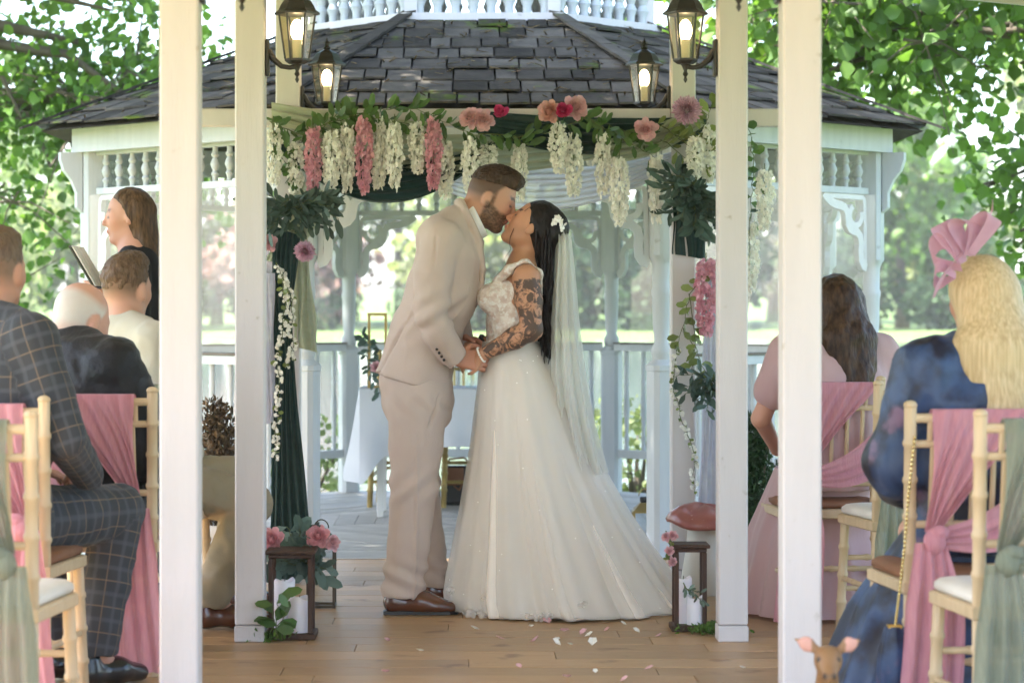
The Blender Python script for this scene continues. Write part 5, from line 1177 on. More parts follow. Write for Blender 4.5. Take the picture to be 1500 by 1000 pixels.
# skirt
LV = [(500,709,788,.125),(512,707,795,.14),(530,705,806,.165),(560,703,822,.20),(600,699,841,.245),(650,694,862,.29),(700,687,886,.33),(750,680,914,.37),(800,672,946,.405),(840,665,973,.43),(868,662,993,.45),(886,664,1006,.46),(889.5,676,998,.43)]
def skirt_fn(grow, seed, amp, nf):
    rnd = random.Random(seed); ph = [rnd.random()*6.28 for _ in range(5)]
    def fn(u, v):
        f = v*(len(LV)-1); k = min(int(f),len(LV)-2); t = f-k; y,l,r,dp = [LV[k][i]*(1-t)+LV[k+1][i]*t for i in range(4)]
        a = u*2*math.pi; w = (r-l)/2/S0; cx = ((l+r)/2-690)/S0; vv = min(1,v*1.1)
        pl = amp*vv*(math.sin(a*nf+ph[0]+.9*math.sin(a*2+ph[3]))+.55*math.sin(a*nf*1.73+ph[1]+v*1.5)+.35*math.sin(a*nf*2.9+ph[2]))
        pl *= 1+.55*math.sin(3*a+ph[2])*math.sin(2*a+ph[4]+v); sk = 1+pl+grow; ca, sa = math.cos(a), math.sin(a); z = CAM_Z-(y-450)/S0
        hemw = (.020*math.sin(a*5+ph[4])+.016*math.sin(a*13+ph[1])+.010*math.sin(a*29+ph[0]))*max(0,v-.88)/.12
        # the train is narrower in depth than the front of the skirt
        dpt = dp*(1-.28*max(0,ca)**2*vv); return Vector((cx+w*ca*sk, D0+dpt*sa*sk, max(.006+grow*.1, z+hemw)))
    return fn
SATIN = M('ivory_underskirt', (.90,.82,.72), (.86,.77,.66), scale=4, rough=.5, trans=.05, spec=.3)
TULLE = M('ivory_tulle', (.90,.86,.80), (.86,.81,.74), scale=10, rough=.7, trans=.15, alpha=.34, bump=.3, bscale=40, stretch=(1,1,.15))
b = MB(); b.grid(skirt_fn(0,1,.050,11), 240, 60); b.build('underskirt', SATIN, B, smooth=True)
b = MB(); b.grid(skirt_fn(.03,2,.040,14), 240, 60); b.build('tulle_skirt', TULLE, B, smooth=True)
b = MB(); b.grid(skirt_fn(.06,3,.050,9), 240, 60); b.build('tulle_skirt', TULLE, B, smooth=True)
b = MB(); rnd = random.Random(3); fn = skirt_fn(.065,3,.050,9)
for i in range(38):
    u = .5+abs(rnd.gauss(0,.13)); v = 1-abs(rnd.gauss(0,.09)); p = fn(u%1, min(.985,max(.6,v)))
    for q in range(4): petal(b, p+Vector((0,-.004,.006)), Vector((rnd.gauss(0,1),-.4,rnd.gauss(0,1))), (0,-1,0), .024, .011, .5)
o = b.build('fabric_flowers', M('fabric_flower',(.84,.80,.75),rough=.7,trans=.3,alpha=.7), B, flip_fix=False); o['kind'] = 'stuff'
b = MB()
for i in range(44):
    u = rnd.uniform(.5,1.0); v = rnd.uniform(.05,.9); p = fn(u,v); b.ell(p+Vector((0,-.004,0)), (.0018,.0018,.0018), 5, 4)
o = b.build('beads', M('pearl_bead',(.9,.88,.85),rough=.15,spec=.8), B); o['kind'] = 'stuff'
# hair, veil, jewellery
HB = hair_mat('black_hair', (.008,.006,.006), (.022,.016,.014), st=(25,25,10), rough=.35)
def bw_(p): return Vector(bc)+Matrix([list(q) for q in bM])@(Vector(p)*BS)
bh = [ell(bw_((-.020,0,.022)),np.array((.103,.088,.098))*BS,bM,.01), ell(bw_((-.085,0,.035)),np.array((.062,.068,.066))*BS,bM,.03), cone(bw_((-.07,0,-.02)),C(797,400,-.02),.062,.045,k=.04,lat=LAT,w=1.35), cone(C(797,400,-.02),C(800,470,-.02),.042,.036,k=.03,lat=LAT,w=1.9), cone(C(800,470,-.02),C(797,545,-.02),.036,.012,k=.03,lat=LAT,w=2.2)]
part('hair', sdf_mesh('hair', bh, .0065, .02, cuts=[], holes=[ell(bw_((.075,0,-.06)),(.085*BS,.12,.115*BS),bM), ell(bw_((.02,-.085,-.03)),(.03,.03,.04),bM)], off=Boff, disp=lambda V: .004*vturb(V,30,4.,(1,1,.35))), HB, B)
lk = []
rnd = random.Random(9)
for i in range(46):
    y0 = rnd.uniform(-.11,.08); x0 = 796+rnd.gauss(0,6); L = rnd.uniform(505,560); ph = rnd.random()*6
    lk.append(([C(x0+6*math.sin(ph+j*1.1)*min(1,j/4)+(j/9)*4, 338+(L-338)*j/9, y0+.012*math.cos(ph+j*.8)) for j in range(10)], rnd.uniform(.006,.011)))
_st = lambda L: [a_.lerp(b_,t_/4) for a_,b_ in zip(L,L[1:]) for t_ in range(4)]+[L[-1]]
lk.append((_st([C(*q,-.066) for q in ((778,303),(769,309),(760,322),(752,336),(747,348),(746,358),(748,366),(742,374),(738,382),(741,390),(746,393))]), .0019))
locks('hair_locks', lk, HB, B)
VEIL = M('veil_tulle', (.88,.86,.80), (.82,.80,.73), scale=14, rough=.7, trans=.4, alpha=.46, bump=.4, bscale=30, stretch=(3,3,.2))
VL = [(332,812,826,.05),(350,812,834,.08),(400,807,838,.11),(470,801,842,.13),(550,800,850,.15),(620,806,862,.17),(690,816,880,.19)]
for layer in range(2):
    b = MB(); ph = random.random()*6
    def vf(u, v, layer=layer, ph=ph):
        f = v*(len(VL)-1); k = min(int(f),len(VL)-2); t = f-k; y,l,r,dp = [VL[k][i]*(1-t)+VL[k+1][i]*t for i in range(4)]
        a = -2.4+4.8*u; pl = 1+.10*math.sin(u*46+ph+v*2)+.07*math.sin(u*83+ph*2); cx = (l+r)/2; w = (r-l)/2*(1+.15*layer)
        return C(cx+w*math.cos(a)*pl, y, dp*(1+.12*layer)*math.sin(a)*pl-.01)
    b.grid(vf, 110, 40); b.build('veil', VEIL, B, smooth=True)
PEARL = M('pearl_bead',(.9,.88,.85))
b = MB()
for i in range(22):
    t = i/21; p = C(806+18*t, 331+4*math.sin(t*9)-5*math.sin(t*3.1), -.085+.13*t*0-.03*math.sin(t*3.1)); b.ell(p+Vector((0,rnd.gauss(0,.01),rnd.gauss(0,.008))), (.006,.006,.008), 6, 5)
    petal(b, p, (rnd.gauss(0,.6),-.5,1), (0,-1,0), .022, .005, .3)
b.build('tiara', PEARL, B, flip_fix=False)
b = MB()
for i in range(4): b.ell(bw_((.0,-.088,-.058-.011*i)), (.004,.004,.0055), 6, 5)
b.build('earring', PEARL, B)
b = MB(); dw = (wN-eN).normalized(); u_ = dw.cross(Vector((0,0,1))).normalized(); v_ = dw.cross(u_)
for k in range(20): a = k/20*6.283; b.ell(C(704.5,518.5,-.152)+(u_*math.cos(a)+v_*math.sin(a))*.031, (.0048,)*3, 6, 5)
b.build('bracelet', PEARL, B)
b = MB(); b.tube([C(710,503,.10)+(u_*math.cos(k/12*6.283)+v_*math.sin(k/12*6.283))*.031 for k in range(13)], .012, n=6); b.build('bracelet', BLACK, B, smooth=True)
# ================================================================== guests
def check_mat(name, base, base2, line1, line2, pu=.085, pv=.085):
    m = cloth_mat(name, base, base2, weave=300); nt = m.node_tree; N = nt.nodes; L = nt.links
    at = N.new('ShaderNodeAttribute'); at.attribute_name = 'ck'; sp_ = N.new('ShaderNodeSeparateXYZ'); L.new(at.outputs['Vector'], sp_.inputs[0])
    bs = [n for n in N if n.type == 'BSDF_PRINCIPLED'][0]; col = bs.inputs['Base Color'].links[0].from_socket
    def line(out, per, wd, ofs):
        a = N.new('ShaderNodeMath'); a.operation = 'MULTIPLY_ADD'; L.new(out, a.inputs[0]); a.inputs[1].default_value = 1/per; a.inputs[2].default_value = ofs
        f = N.new('ShaderNodeMath'); f.operation = 'FRACT'; L.new(a.outputs[0], f.inputs[0]); s_ = N.new('ShaderNodeMath'); s_.operation = 'SUBTRACT'; L.new(f.outputs[0], s_.inputs[0]); s_.inputs[1].default_value = .5
        b = N.new('ShaderNodeMath'); b.operation = 'ABSOLUTE'; L.new(s_.outputs[0], b.inputs[0]); c_ = N.new('ShaderNodeMapRange'); c_.inputs[1].default_value = wd; c_.inputs[2].default_value = wd*.4; L.new(b.outputs[0], c_.inputs[0]); return c_.outputs[0]
    for (o, per, wd, ofs, cc, am) in ((0,pu,.035,.1,line1,.55),(1,pv,.035,.3,line1,.6),(0,pu,.11,.6,line2,.5),(1,pv,.11,.8,line2,.5)):
        f = line(sp_.outputs[o], per, wd, ofs); mm = N.new('ShaderNodeMath'); mm.operation = 'MULTIPLY'; L.new(f, mm.inputs[0]); mm.inputs[1].default_value = am
        mx = N.new('ShaderNodeMix'); mx.data_type = 'RGBA'; L.new(mm.outputs[0], mx.inputs[0]); L.new(col, mx.inputs[6]); mx.inputs[7].default_value = (*cc,1); col = mx.outputs[2]
    L.new(col, bs.inputs['Base Color']); return m
class Seat:
    """joints of a seated figure, local frame: +Y is where the chair faces, seat at 0.48"""
    def __init__(s, sc=1., w=1., twist=0., lean=0., slump=0.):
        s.sc, s.w, s.tw, s.ln = sc, w, R(twist), lean; s.sl = slump
    def __call__(s, x, y, z):
        """torso point: z measured for sc=1; twisted about the spine and leaned"""
        zz = .48+(z-.48)*s.sc; h = max(0, zz-.55); c, n = math.cos(s.tw), math.sin(s.tw); X = x*s.w; Y = y
        return Vector((X*c-Y*n-s.ln*0+s.sl*h, X*n+Y*c+s.ln*h, zz))
    def lat(s): return (math.cos(s.tw), math.sin(s.tw), 0)
def seated(J, head_yaw, head_pitch, legs, arms, hs, skin, female=False, roll=0, head_off=(0,0,0), neck_r=None):
    lt = J.lat(); nk = J(0,-.045,1.10); hc_ = J(0,.0,1.262)+Vector(head_off)
    y = R(90+head_yaw)+J.tw; p = R(head_pitch); fwd = Vector((math.cos(y)*math.cos(p), math.sin(y)*math.cos(p), math.sin(p))); rl = R(roll)
    side = Vector((-math.sin(y), math.cos(y), 0)); up = (Vector((0,0,1))+side*math.tan(rl)); Mx = frame_from(fwd, up)
    bp = head_prims(hc_, Mx, hs, female=female, neck_to=nk, neck_r=neck_r)
    bp += [cone(nk, J(0,-.05,.90), .07, .095, lt, 1.4, k=.04), cone(J(0,-.05,.90), J(0,-.02,.60), .095, .11, lt, 1.3, k=.04)]
    sh = [J(sg*.185,-.045,1.055) for sg in (-1,1)]
    for i in range(2):
        el, wr, hd, cu = arms[i]; bp += [cone(nk, sh[i], .045, .045, k=.03), cone(sh[i], el, .046, .038), cone(el, wr, .037, .025)]+hand_prims(wr, hd, (0,.1,1), .92 if female else 1., 1 if i == 0 else -1, cu)
        hp, kn, an, toe = legs[i]; bp += [cone(hp,kn,.075,.052), cone(kn,an,.048,.034), cone(an,toe,.032,.026)]
    return bp, hc_, Mx, nk, sh
def sit_legs(sc=1., spread=.11, knee_y=.43, foot_y=.45, hipz=.56, dx=0.):
    return [(Vector((sg*.09,.0,hipz)), Vector((sg*spread+dx,knee_y,.535)), Vector((sg*(spread+.01)+dx,foot_y,.10)), Vector((sg*(spread+.02)+dx,foot_y+.13,.045))) for sg in (-1,1)]
def torso(J, r=(.10,.125,.13,.14), wd=(1.75,1.5,1.4,1.35), low=.56, k=.05):
    lt = J.lat(); P4 = [J(0,-.045,1.07), J(0,-.055,.95), J(0,-.045,.78), J(0,-.02,low)]
    return [cone(P4[i],P4[i+1],r[i],r[i+1],lt,(wd[i]+wd[i+1])/2*J.w,k=k) for i in range(3)]
def shoes(t, legs, mat, nm='shoe', off=(0,0,0)):
    for (hp,kn,an,toe) in legs:
        d = (toe-an); d.z = 0; d.normalize(); lat = d.cross(Vector((0,0,1))); h = Vector((an.x,an.y,.05))-d*.03
        o = part(nm, sdf_mesh(nm, [cone(h, h+Vector((0,0,.045)), .04,.042,k=.03), cone(h, h+d*.13, .042,.04,k=.03,lat=lat,w=1.05), cone(h+d*.12, h+d*.23-Vector((0,0,.02)), .042,.03,k=.03,lat=lat,w=1.25)], .008, .02, cuts=[((0,0,.003),(0,0,-1))]), mat, t)
def scol(skin, hc_, Mx, hs, lip=(.40,.16,.13), brow=(.07,.045,.03), hair=None, low=-.06, front=.05, top=True, bald=None, gray=None):
    def f(V):
        Cc = np.tile(np.array(skin),(len(V),1)); Cc *= 1+.07*vnoise(V,15)[:,None]; head_cols(hc_, Mx, hs, V, Cc, lip, brow)
        q = ((V-V3(hc_))@np.array(Mx))/hs; x,y,z = q[:,0],q[:,1],q[:,2]
        if hair is not None:
            hl = front-.045*np.clip((.055-z)/.07,0,1); m = np.clip((hl-x)/.014,0,1)*np.clip((z-low)/.05,0,1)
            m *= 1-np.clip((.034-np.sqrt((x+.004)**2+((z+.03)*.85)**2))/.006,0,1)*(np.abs(y) > .06)
            if bald is not None: m *= np.clip((bald-z+.03*np.clip(-x/.08,0,1))/.03,0,1)
            m *= .92+.08*vnoise(V,90); m = np.clip(m,0,1)
            Cc = Cc*(1-m[:,None])+np.array(hair)*m[:,None]
        return Cc
    return f
def ck_fn(J, arms, legs, sh):
    segs = []
    for i in range(2): segs += [(V3(sh[i]),V3(arms[i][0])),(V3(arms[i][0]),V3(arms[i][1]))]
    segs += [(V3(l[0]),V3(l[1])) for l in legs]+[(V3(l[1]),V3(l[2])) for l in legs]
    def f(V, only=None):
        out = np.stack([V[:,0],V[:,2],V[:,1]],1); best = np.full(len(V), .105 if only == 'j' else 9.)
        for i,(a,b_) in enumerate(segs):
            if (only == 'j') != (i < 4): continue
            ab = b_-a; L = np.linalg.norm(ab); t = ((V-a)@ab)/L**2; d = np.linalg.norm(V-a-np.clip(t,0,1)[:,None]*ab,axis=1); m = d < best; best[m] = d[m]
            n1 = np.cross(ab/L,(0,1,.3)); n1 /= np.linalg.norm(n1); n2 = np.cross(ab/L,n1); r_ = V-a; out[m] = np.stack([np.arctan2(r_@n2,r_@n1)*.085, t*L+.03*i, r_@n1],1)[m]
        return out
    return f
def short_hair(name, hc_, Mx, hs, mat, t, h=.012, front=.0, back=-.03, amp=.004):
    W = lambda p: V3(hc_)+np.array(Mx)@(np.array(p,float)*hs)
    pr = [ell(W((-.010,0,.022)),np.array((.100,.0795,.092))*hs,Mx,.01), ell(W((.035,0,.083+h*.3)),np.array((.055,.055,.024+h))*hs,Mx,.03)]
    return part(name, sdf_mesh(name, pr, .0075, .02, cuts=[(W((0,0,-.005)),np.array(Mx)@np.array((.72,0,-.7))),(W((-.05,0,back)),np.array(Mx)@np.array((-.2,0,-1)))], disp=lambda V: amp*vturb(V,45,1.)), mat, t)
def collar_ring(J, nk, axis, r, h, mat, t, name='collar', tilt=.01):
    b = MB(); n = 24; ax = Vector(axis).normalized(); s1 = Vector(J.lat()); s1 = (s1-ax*s1.dot(ax)).normalized(); s2 = ax.cross(s1); vs = []
    for (rr,hh) in ((r+.012,-h),(r,h),(r-.005,h),(r,-h)):
        for k in range(n): a = 2*math.pi*k/n; vs.append(nk+s1*rr*math.cos(a)+s2*rr*math.sin(a)+ax*(hh-tilt*math.sin(a)))
    b.add(vs, [(i*n+k,i*n+(k+1)%n,((i+1)%4)*n+(k+1)%n,((i+1)%4)*n+k) for i in range(4) for k in range(n)]); return b.build(name, mat, t, smooth=50)
def at_local(t, wpt):
    """world point into the frame of figure t"""
    return Matrix.Rotation(-t.rotation_euler.z,3,'Z')@(Vector(wpt)-t.location)

# ---------------- man in the checked suit
CHK = check_mat('checked_wool', (.055,.058,.066), (.042,.045,.052), (.24,.17,.11), (.095,.10,.115))
t = person('person', (-1.51,7.66,0), 'man in dark checked suit seated with his back turned, cropped short hair', -5)
J = Seat(1.155,1.22,-34,.03); legs = [(Vector((-.09,0,.57)),Vector((.02,.46,.56)),Vector((.05,.42,.10)),Vector((.12,.53,.045))),(Vector((.08,-.02,.57)),Vector((.30,.40,.57)),Vector((.25,.30,.10)),Vector((.32,.41,.045)))]
arms = [(J(-.27,.02,.82),J(-.10,.25,.68),(.6,.6,-.1),.5),(J(.265,.0,.80),J(.13,.25,.68),(-.3,.8,-.1),.5)]
bp, hc_, Mx, nk, sh = seated(J, 22, 0, legs, arms, 1.08, None, neck_r=.066)
part('body', sdf_mesh('body', bp, .009, .014, col=scol((.47,.24,.165),hc_,Mx,1.06,hair=(.16,.10,.065),front=.06,low=-.075)), SKIN, t)
ck = ck_fn(J, arms, legs, sh)
jp = torso(J, (.105,.15,.15,.16), (1.7,1.42,1.32,1.25), .55)+[cone(J(0,-.04,1.10),sh[1],.07,.088,k=.05),cone(J(0,-.04,1.10),sh[0],.07,.088,k=.05)]
for i in range(2): jp += [cone(sh[i],arms[i][0],.086,.072,k=.012), cone(arms[i][0],arms[i][1],.070,.052,k=.012)]
part('jacket', sdf_mesh('jacket', jp, .0105, .03, disp=folds(.006,7,(1,1,.6),2.), cuts=[((0,0,.50),(0,0,-1))], attrs=lambda V: ck(V,'j')), CHK, t)
tp = [cone((0,-.02,.56),(.03,.06,.56),.135,.125,(1,0,0),1.3,k=.05)]
for (hp,kn,an,toe) in legs: tp += [cone(hp,kn,.118,.092,k=.03), cone(kn,kn.lerp(an,.5),.092,.078,k=.02), cone(kn.lerp(an,.5),an+Vector((0,0,.02)),.078,.074,k=.02)]
part('trousers', sdf_mesh('trousers', tp, .011, .03, cuts=[((0,0,.105),(0,0,-1))], disp=folds(.007,8,(1,1,.6),5.), attrs=lambda V: ck(V,'t')), CHK, t)
shoes(t, legs, M('black_leather',(.012,.012,.013),rough=.25,coat=.4))
collar_ring(J, J(0,-.03,1.125), (0,.1,1), .078, .022, M('white_shirt',(.80,.79,.80)), t, 'shirt_collar'); collar_ring(J, J(0,-.045,1.10), (0,.15,1), .094, .03, M('navy_collar',(.02,.024,.04),rough=.8), t, 'jacket_collar')
short_hair('hair', hc_, Mx, 1.06, hair_mat('ash_brown_hair',(.10,.065,.045),(.17,.12,.085),st=(30,30,8)), t, .008)

# ---------------- white-haired man in black
BLK = cloth_mat('black_padded_nylon', (.012,.012,.013), (.018,.018,.02), rough=.5, weave=60, bump=.35)
t = person('person', (-1.31,8.50,0), 'white-haired balding man in black padded jacket on the aisle seat', -4)
J = Seat(.97,1.08,-38,.02,-.10); legs = [(Vector((-.09,0,.56)),Vector((.02,.44,.53)),Vector((.06,.45,.10)),Vector((.12,.57,.045))),(Vector((.08,-.02,.56)),Vector((.17,.38,.54)),Vector((.17,.24,.10)),Vector((.22,.36,.045)))]
arms = [(J(-.27,.02,.78),J(-.08,.27,.68),(.5,.6,-.1),.6),(J(.275,.03,.74),J(.10,.30,.66),(-.3,.8,-.1),.6)]
bp, hc_, Mx, nk, sh = seated(J, 4, -20, legs, arms, 1.10, None, head_off=(.0,.03,-.02))
part('body', sdf_mesh('body', bp, .009, .014, col=scol((.56,.30,.22),hc_,Mx,1.10,brow=(.5,.48,.45),hair=(.60,.55,.50),front=.06,low=-.085,bald=.05)), SKIN, t)
jp = torso(J, (.12,.165,.17,.17), (1.6,1.36,1.28,1.22), .56)
for i in range(2): jp += [cone(nk,sh[i],.085,.105,k=.05), cone(sh[i],arms[i][0],.108,.092,k=.02), cone(arms[i][0],arms[i][1],.090,.062,k=.02)]
jp += [cone(J(-.10,-.06,1.10),J(.10,-.06,1.10),.055,.055,k=.03), cone(J(.09,-.05,1.11),J(.12,.05,1.07),.05,.05,k=.03), cone(J(-.12,-.09,1.02),J(.15,-.10,1.0),.05,.05,k=.02)]
part('jacket', sdf_mesh('jacket', jp, .011, .03, disp=lambda V: folds(.007,8,(1,1,1),7.)(V)+.006*np.abs(np.sin(V[:,2]*38)), cuts=[((0,0,.47),(0,0,-1))]), BLK, t)
tp = [cone((0,-.02,.56),(.03,.05,.56),.13,.12,(1,0,0),1.25,k=.05)]
for (hp,kn,an,toe) in legs: tp += [cone(hp,kn,.105,.085,k=.03), cone(kn,an+Vector((0,0,.05)),.082,.068,k=.02)]
part('trousers', sdf_mesh('trousers', tp, .011, .03, cuts=[((0,0,.155),(0,0,-1))], disp=folds(.006,8,(1,1,.6),5.)), cloth_mat('charcoal_trousers',(.035,.036,.045),(.028,.029,.036)), t)
b = MB()
for (hp,kn,an,toe) in legs: b.tube([an+Vector((0,0,-.02)),an+Vector((0,0,.09))], [.046,.043], n=12)
b.build('sock', M('white_sock',(.75,.74,.72),rough=.9), t, smooth=40)
shoes(t, legs, M('black_leather',(.012,.012,.013)))

# ---------------- man in the beige jacket
t = person('person', (-1.27,9.58,0), 'man with brown hair in pale beige jacket seated cross-legged near the officiant', -3)
J = Seat(1.10,1.1,-48,.0,-.10); W2 = lambda px,py,d: at_local(t, P(px,py,d))
kn = W2(366,738,9.62); foot = W2(312,905,9.40); k2 = W2(350,700,9.85)
legs = [(Vector((-.08,.02,.56)),k2,Vector((k2.x-.02,k2.y+.05,.10)),Vector((k2.x+.06,k2.y+.12,.045))),(Vector((.08,-.02,.56)),kn,foot+Vector((0,0,.06)),foot+Vector((.12,.02,.0)))]
arms = [(J(-.27,-.02,.78),J(-.05,.16,.66),(.5,.5,-.1),.5),(J(.22,-.06,.76),J(.10,.14,.66),(-.2,.8,-.1),.5)]
bp, hc_, Mx, nk, sh = seated(J, 22, -3, legs, arms, 1.10, None, head_off=(-.02,.02,0))
part('body', sdf_mesh('body', bp, .009, .014, col=scol((.50,.27,.19),hc_,Mx,1.10,hair=(.15,.09,.055),front=.06,low=-.07)), SKIN, t)
BEI = cloth_mat('stone_jacket', (.50,.46,.37), (.45,.41,.33)); KHA = cloth_mat('khaki_trousers', (.34,.28,.19), (.29,.235,.155))
jp = torso(J, (.10,.14,.145,.15), (1.7,1.42,1.32,1.25), .55)
for i in range(2): jp += [cone(nk,sh[i],.065,.082,k=.05), cone(sh[i],arms[i][0],.082,.068,k=.012), cone(arms[i][0],arms[i][1],.066,.05,k=.012)]
part('jacket', sdf_mesh('jacket', jp, .011, .03, disp=folds(.006,7,(1,1,.6),12.), cuts=[((0,0,.50),(0,0,-1))]), BEI, t)
collar_ring(J, J(0,-.04,1.11), (0,.12,1), .088, .03, BEI, t, 'jacket_collar')
tp = [cone((0,-.02,.56),(.03,.05,.56),.13,.12,(1,0,0),1.25,k=.05)]
for (hp,kn_,an,toe) in legs: tp += [cone(hp,kn_,.11,.088,k=.03), cone(kn_,an+Vector((0,0,.03)),.084,.078,k=.02)]
part('trousers', sdf_mesh('trousers', tp, .011, .03, disp=folds(.009,9,(1,1,.7),15.), cuts=[((0,0,.085),(0,0,-1))]), KHA, t)
shoes(t, legs, SHOE)
short_hair('hair', hc_, Mx, 1.10, hair_mat('mid_brown_hair',(.085,.05,.03),(.15,.095,.06),st=(30,30,8)), t, .016, amp=.007)

# ---------------- officiant
t = person('person', (P(200,500,10.2).x,10.2,0), 'standing woman with long brown hair in black reading from an open folder'); O = lambda px,py,dy=0.: P(px,py,10.2)-Vector(t.location)+Vector((0,dy,0))
hc_ = O(188,312); Mx = frame_from((-1,-.12,-.06),(0,0,1)); nk = O(200,372); HS = .93
sh = [O(207,392,-.16), O(207,392,.16)]; el = [O(212,470,-.22), O(205,470,.2)]; wr = [O(150,440,-.10), O(150,440,.10)]
bp = head_prims(hc_, Mx, HS, female=True, neck_to=nk)+[cone(nk, O(212,470), .075,.10,LAT,1.45,k=.04), cone(O(212,470), O(216,580), .10,.12,LAT,1.4,k=.04)]
for i in range(2): bp += [cone(nk,sh[i],.045,.042,k=.03), cone(sh[i],el[i],.044,.036), cone(el[i],wr[i],.035,.025)]+hand_prims(wr[i],(-1,0,.35),(0,-1 if i == 0 else 1,.1),.9,1 if i == 0 else -1,.7)
for sg in (-1,1): bp += [cone(O(216,590,sg*.09),O(212,720,sg*.09),.075,.05), cone(O(212,720,sg*.09),O(214,870,sg*.09),.048,.034), cone(O(214,876,sg*.09),O(190,884,sg*.09),.03,.022)]
part('body', sdf_mesh('body', bp, .0085, .014, col=scol((.52,.28,.20),hc_,Mx,HS,brow=(.10,.06,.04))), SKIN, t)
dp = [cone(O(202,385),O(212,440),.095,.12,LAT,1.55,k=.05), cone(O(212,440),O(214,520),.12,.115,LAT,1.4,k=.05), cone(O(214,520),O(216,600),.115,.15,LAT,1.35,k=.05), cone(O(216,600),O(214,740),.15,.17,LAT,1.25,k=.05)]
for i in range(2): dp += [cone(sh[i],el[i],.062,.055,k=.02), cone(el[i],wr[i].lerp(el[i],.15),.054,.04,k=.02)]
part('dress', sdf_mesh('dress', dp, .011, .03, disp=folds(.006,7,(1,1,.5),4.), cuts=[(O(214,745),(0,0,-1))]), cloth_mat('black_crepe',(.012,.012,.014),(.018,.018,.02)), t)
HO = hair_mat('brown_highlight_hair', (.04,.023,.014), (.13,.075,.04), st=(24,24,5))
Wp = lambda p: V3(hc_)+Mx@(np.array(p,float)*HS)
part('hair', sdf_mesh('hair', [ell(Wp((-.016,0,.018)),np.array((.103,.086,.099))*HS,Mx,.01), cone(Wp((-.05,0,0)),Wp((-.07,0,-.16)),.07,.06,LAT,1.25,k=.03), cone(Wp((-.07,0,-.16)),Wp((-.07,0,-.30)),.06,.03,LAT,1.4,k=.03)], .008, .02, holes=[ell(Wp((.08,0,-.045)),np.array((.085,.13,.11)),Mx), ell(Wp((.01,-.085,-.03)),np.array((.025,.03,.035)),Mx)], disp=lambda V: .005*vturb(V,26,4.,(1,1,.3))), HO, t)
locks('hair_locks', long_hair(hc_, Mx, HS, .26, 3, 90, (95,265), .006, r=.008), HO, t)
shoes(t, [(0,0,O(214,880,sg*.09)+Vector((0,0,.0)),O(180,888,sg*.09)) for sg in (-1,1)], M('black_leather',(.012,.012,.013)))
fo = P(128,392,10.1); ft = empty('open_folder', fo, 'black folder with white pages held open by the officiant', 'folder')
for sg, nm in ((-1,'cover'),(1,'cover')):
    b = MB(); b.obox(fo+Vector((-.0,sg*.078,0)), (.052,0,-.088), (0,.076,.0), (.0026,sg*.002,.0016)); b.build('cover', BLACK, ft)
    b = MB(); b.obox(fo+Vector((.008,sg*.076,.005)), (.048,0,-.082), (0,.070,.0), (.0022,0,.0013)); b.build('page', M('paper',(.78,.76,.72),rough=.8), ft)

# ---------------- woman in pink
PKD = M('pink_chiffon', (.60,.40,.40), (.53,.34,.345), scale=6, rough=.75, trans=.2, bump=.2, bscale=60, stretch=(1,1,.2), sheen=.3)
t = person('person', (1.44,9.72,0), 'woman with wavy dark brown hair in pale pink dress seated by the aisle', 3)
J = Seat(1.02,1.05,12,.0); legs = sit_legs(spread=.10)
arms = [(J(-.28,.0,.80),J(-.12,.24,.66),(.5,.7,-.1),.4),(J(.28,.0,.80),J(.12,.24,.66),(-.5,.7,-.1),.4)]
bp, hc_, Mx, nk, sh = seated(J, 8, 0, legs, arms, .98, None, female=True, head_off=(.02,0,-.01))
part('body', sdf_mesh('body', bp, .009, .014, col=scol((.52,.27,.19),hc_,Mx,.98)), SKIN, t)
dp = torso(J, (.095,.135,.13,.15), (1.8,1.45,1.35,1.3), .55)
for i in range(2): dp += [cone(nk,sh[i],.05,.075,k=.05), cone(sh[i],sh[i].lerp(arms[i][0],.55),.078,.085,k=.03)]
part('dress', sdf_mesh('dress', dp, .010, .03, disp=folds(.005,8,(1,1,.5),8.), cuts=[(J(0,0,.52),(0,0,-1))]), PKD, t)
b = MB()
def skf(u, v):
    a = u*2*math.pi; z = .60-.585*v; cy = .10+.20*min(1,v*2.2); w = (.20+.13*v)*(1+.05*v*math.sin(a*13)+.035*v*math.sin(a*23+1)); dd = (.20+.20*min(1,v*1.6))*(1+.05*v*math.sin(a*13)); return Vector((math.cos(a)*w-.03*v, cy+math.sin(a)*dd-.07*v, z))
b.grid(skf, 150, 24); o = b.build('skirt', PKD, None, smooth=True); o.parent = t
HP = hair_mat('dark_brown_wavy_hair', (.022,.012,.008), (.085,.045,.025), st=(20,20,6), rough=.38)
Wp = lambda p: V3(hc_)+Mx@(np.array(p,float)*.98)
part('hair', sdf_mesh('hair', [ell(Wp((-.016,0,.018)),np.array((.108,.090,.100)),Mx,.01), cone(Wp((-.045,0,0)),Wp((-.10,0,-.15)),.085,.085,J.lat(),1.2,k=.03), cone(Wp((-.10,0,-.15)),Wp((-.17,0,-.33)),.08,.05,J.lat(),1.6,k=.03)], .009, .02, disp=lambda V: .010*vturb(V,20,4.,(1,1,.5))), HP, t)
locks('hair_locks', long_hair(hc_, Mx, 1.07, .29, 5, 150, (80,280), .032, spread=4, r=.014, push=.205), HP, t)
shoes(t, legs, M('nude_leather',(.45,.28,.2),rough=.4))

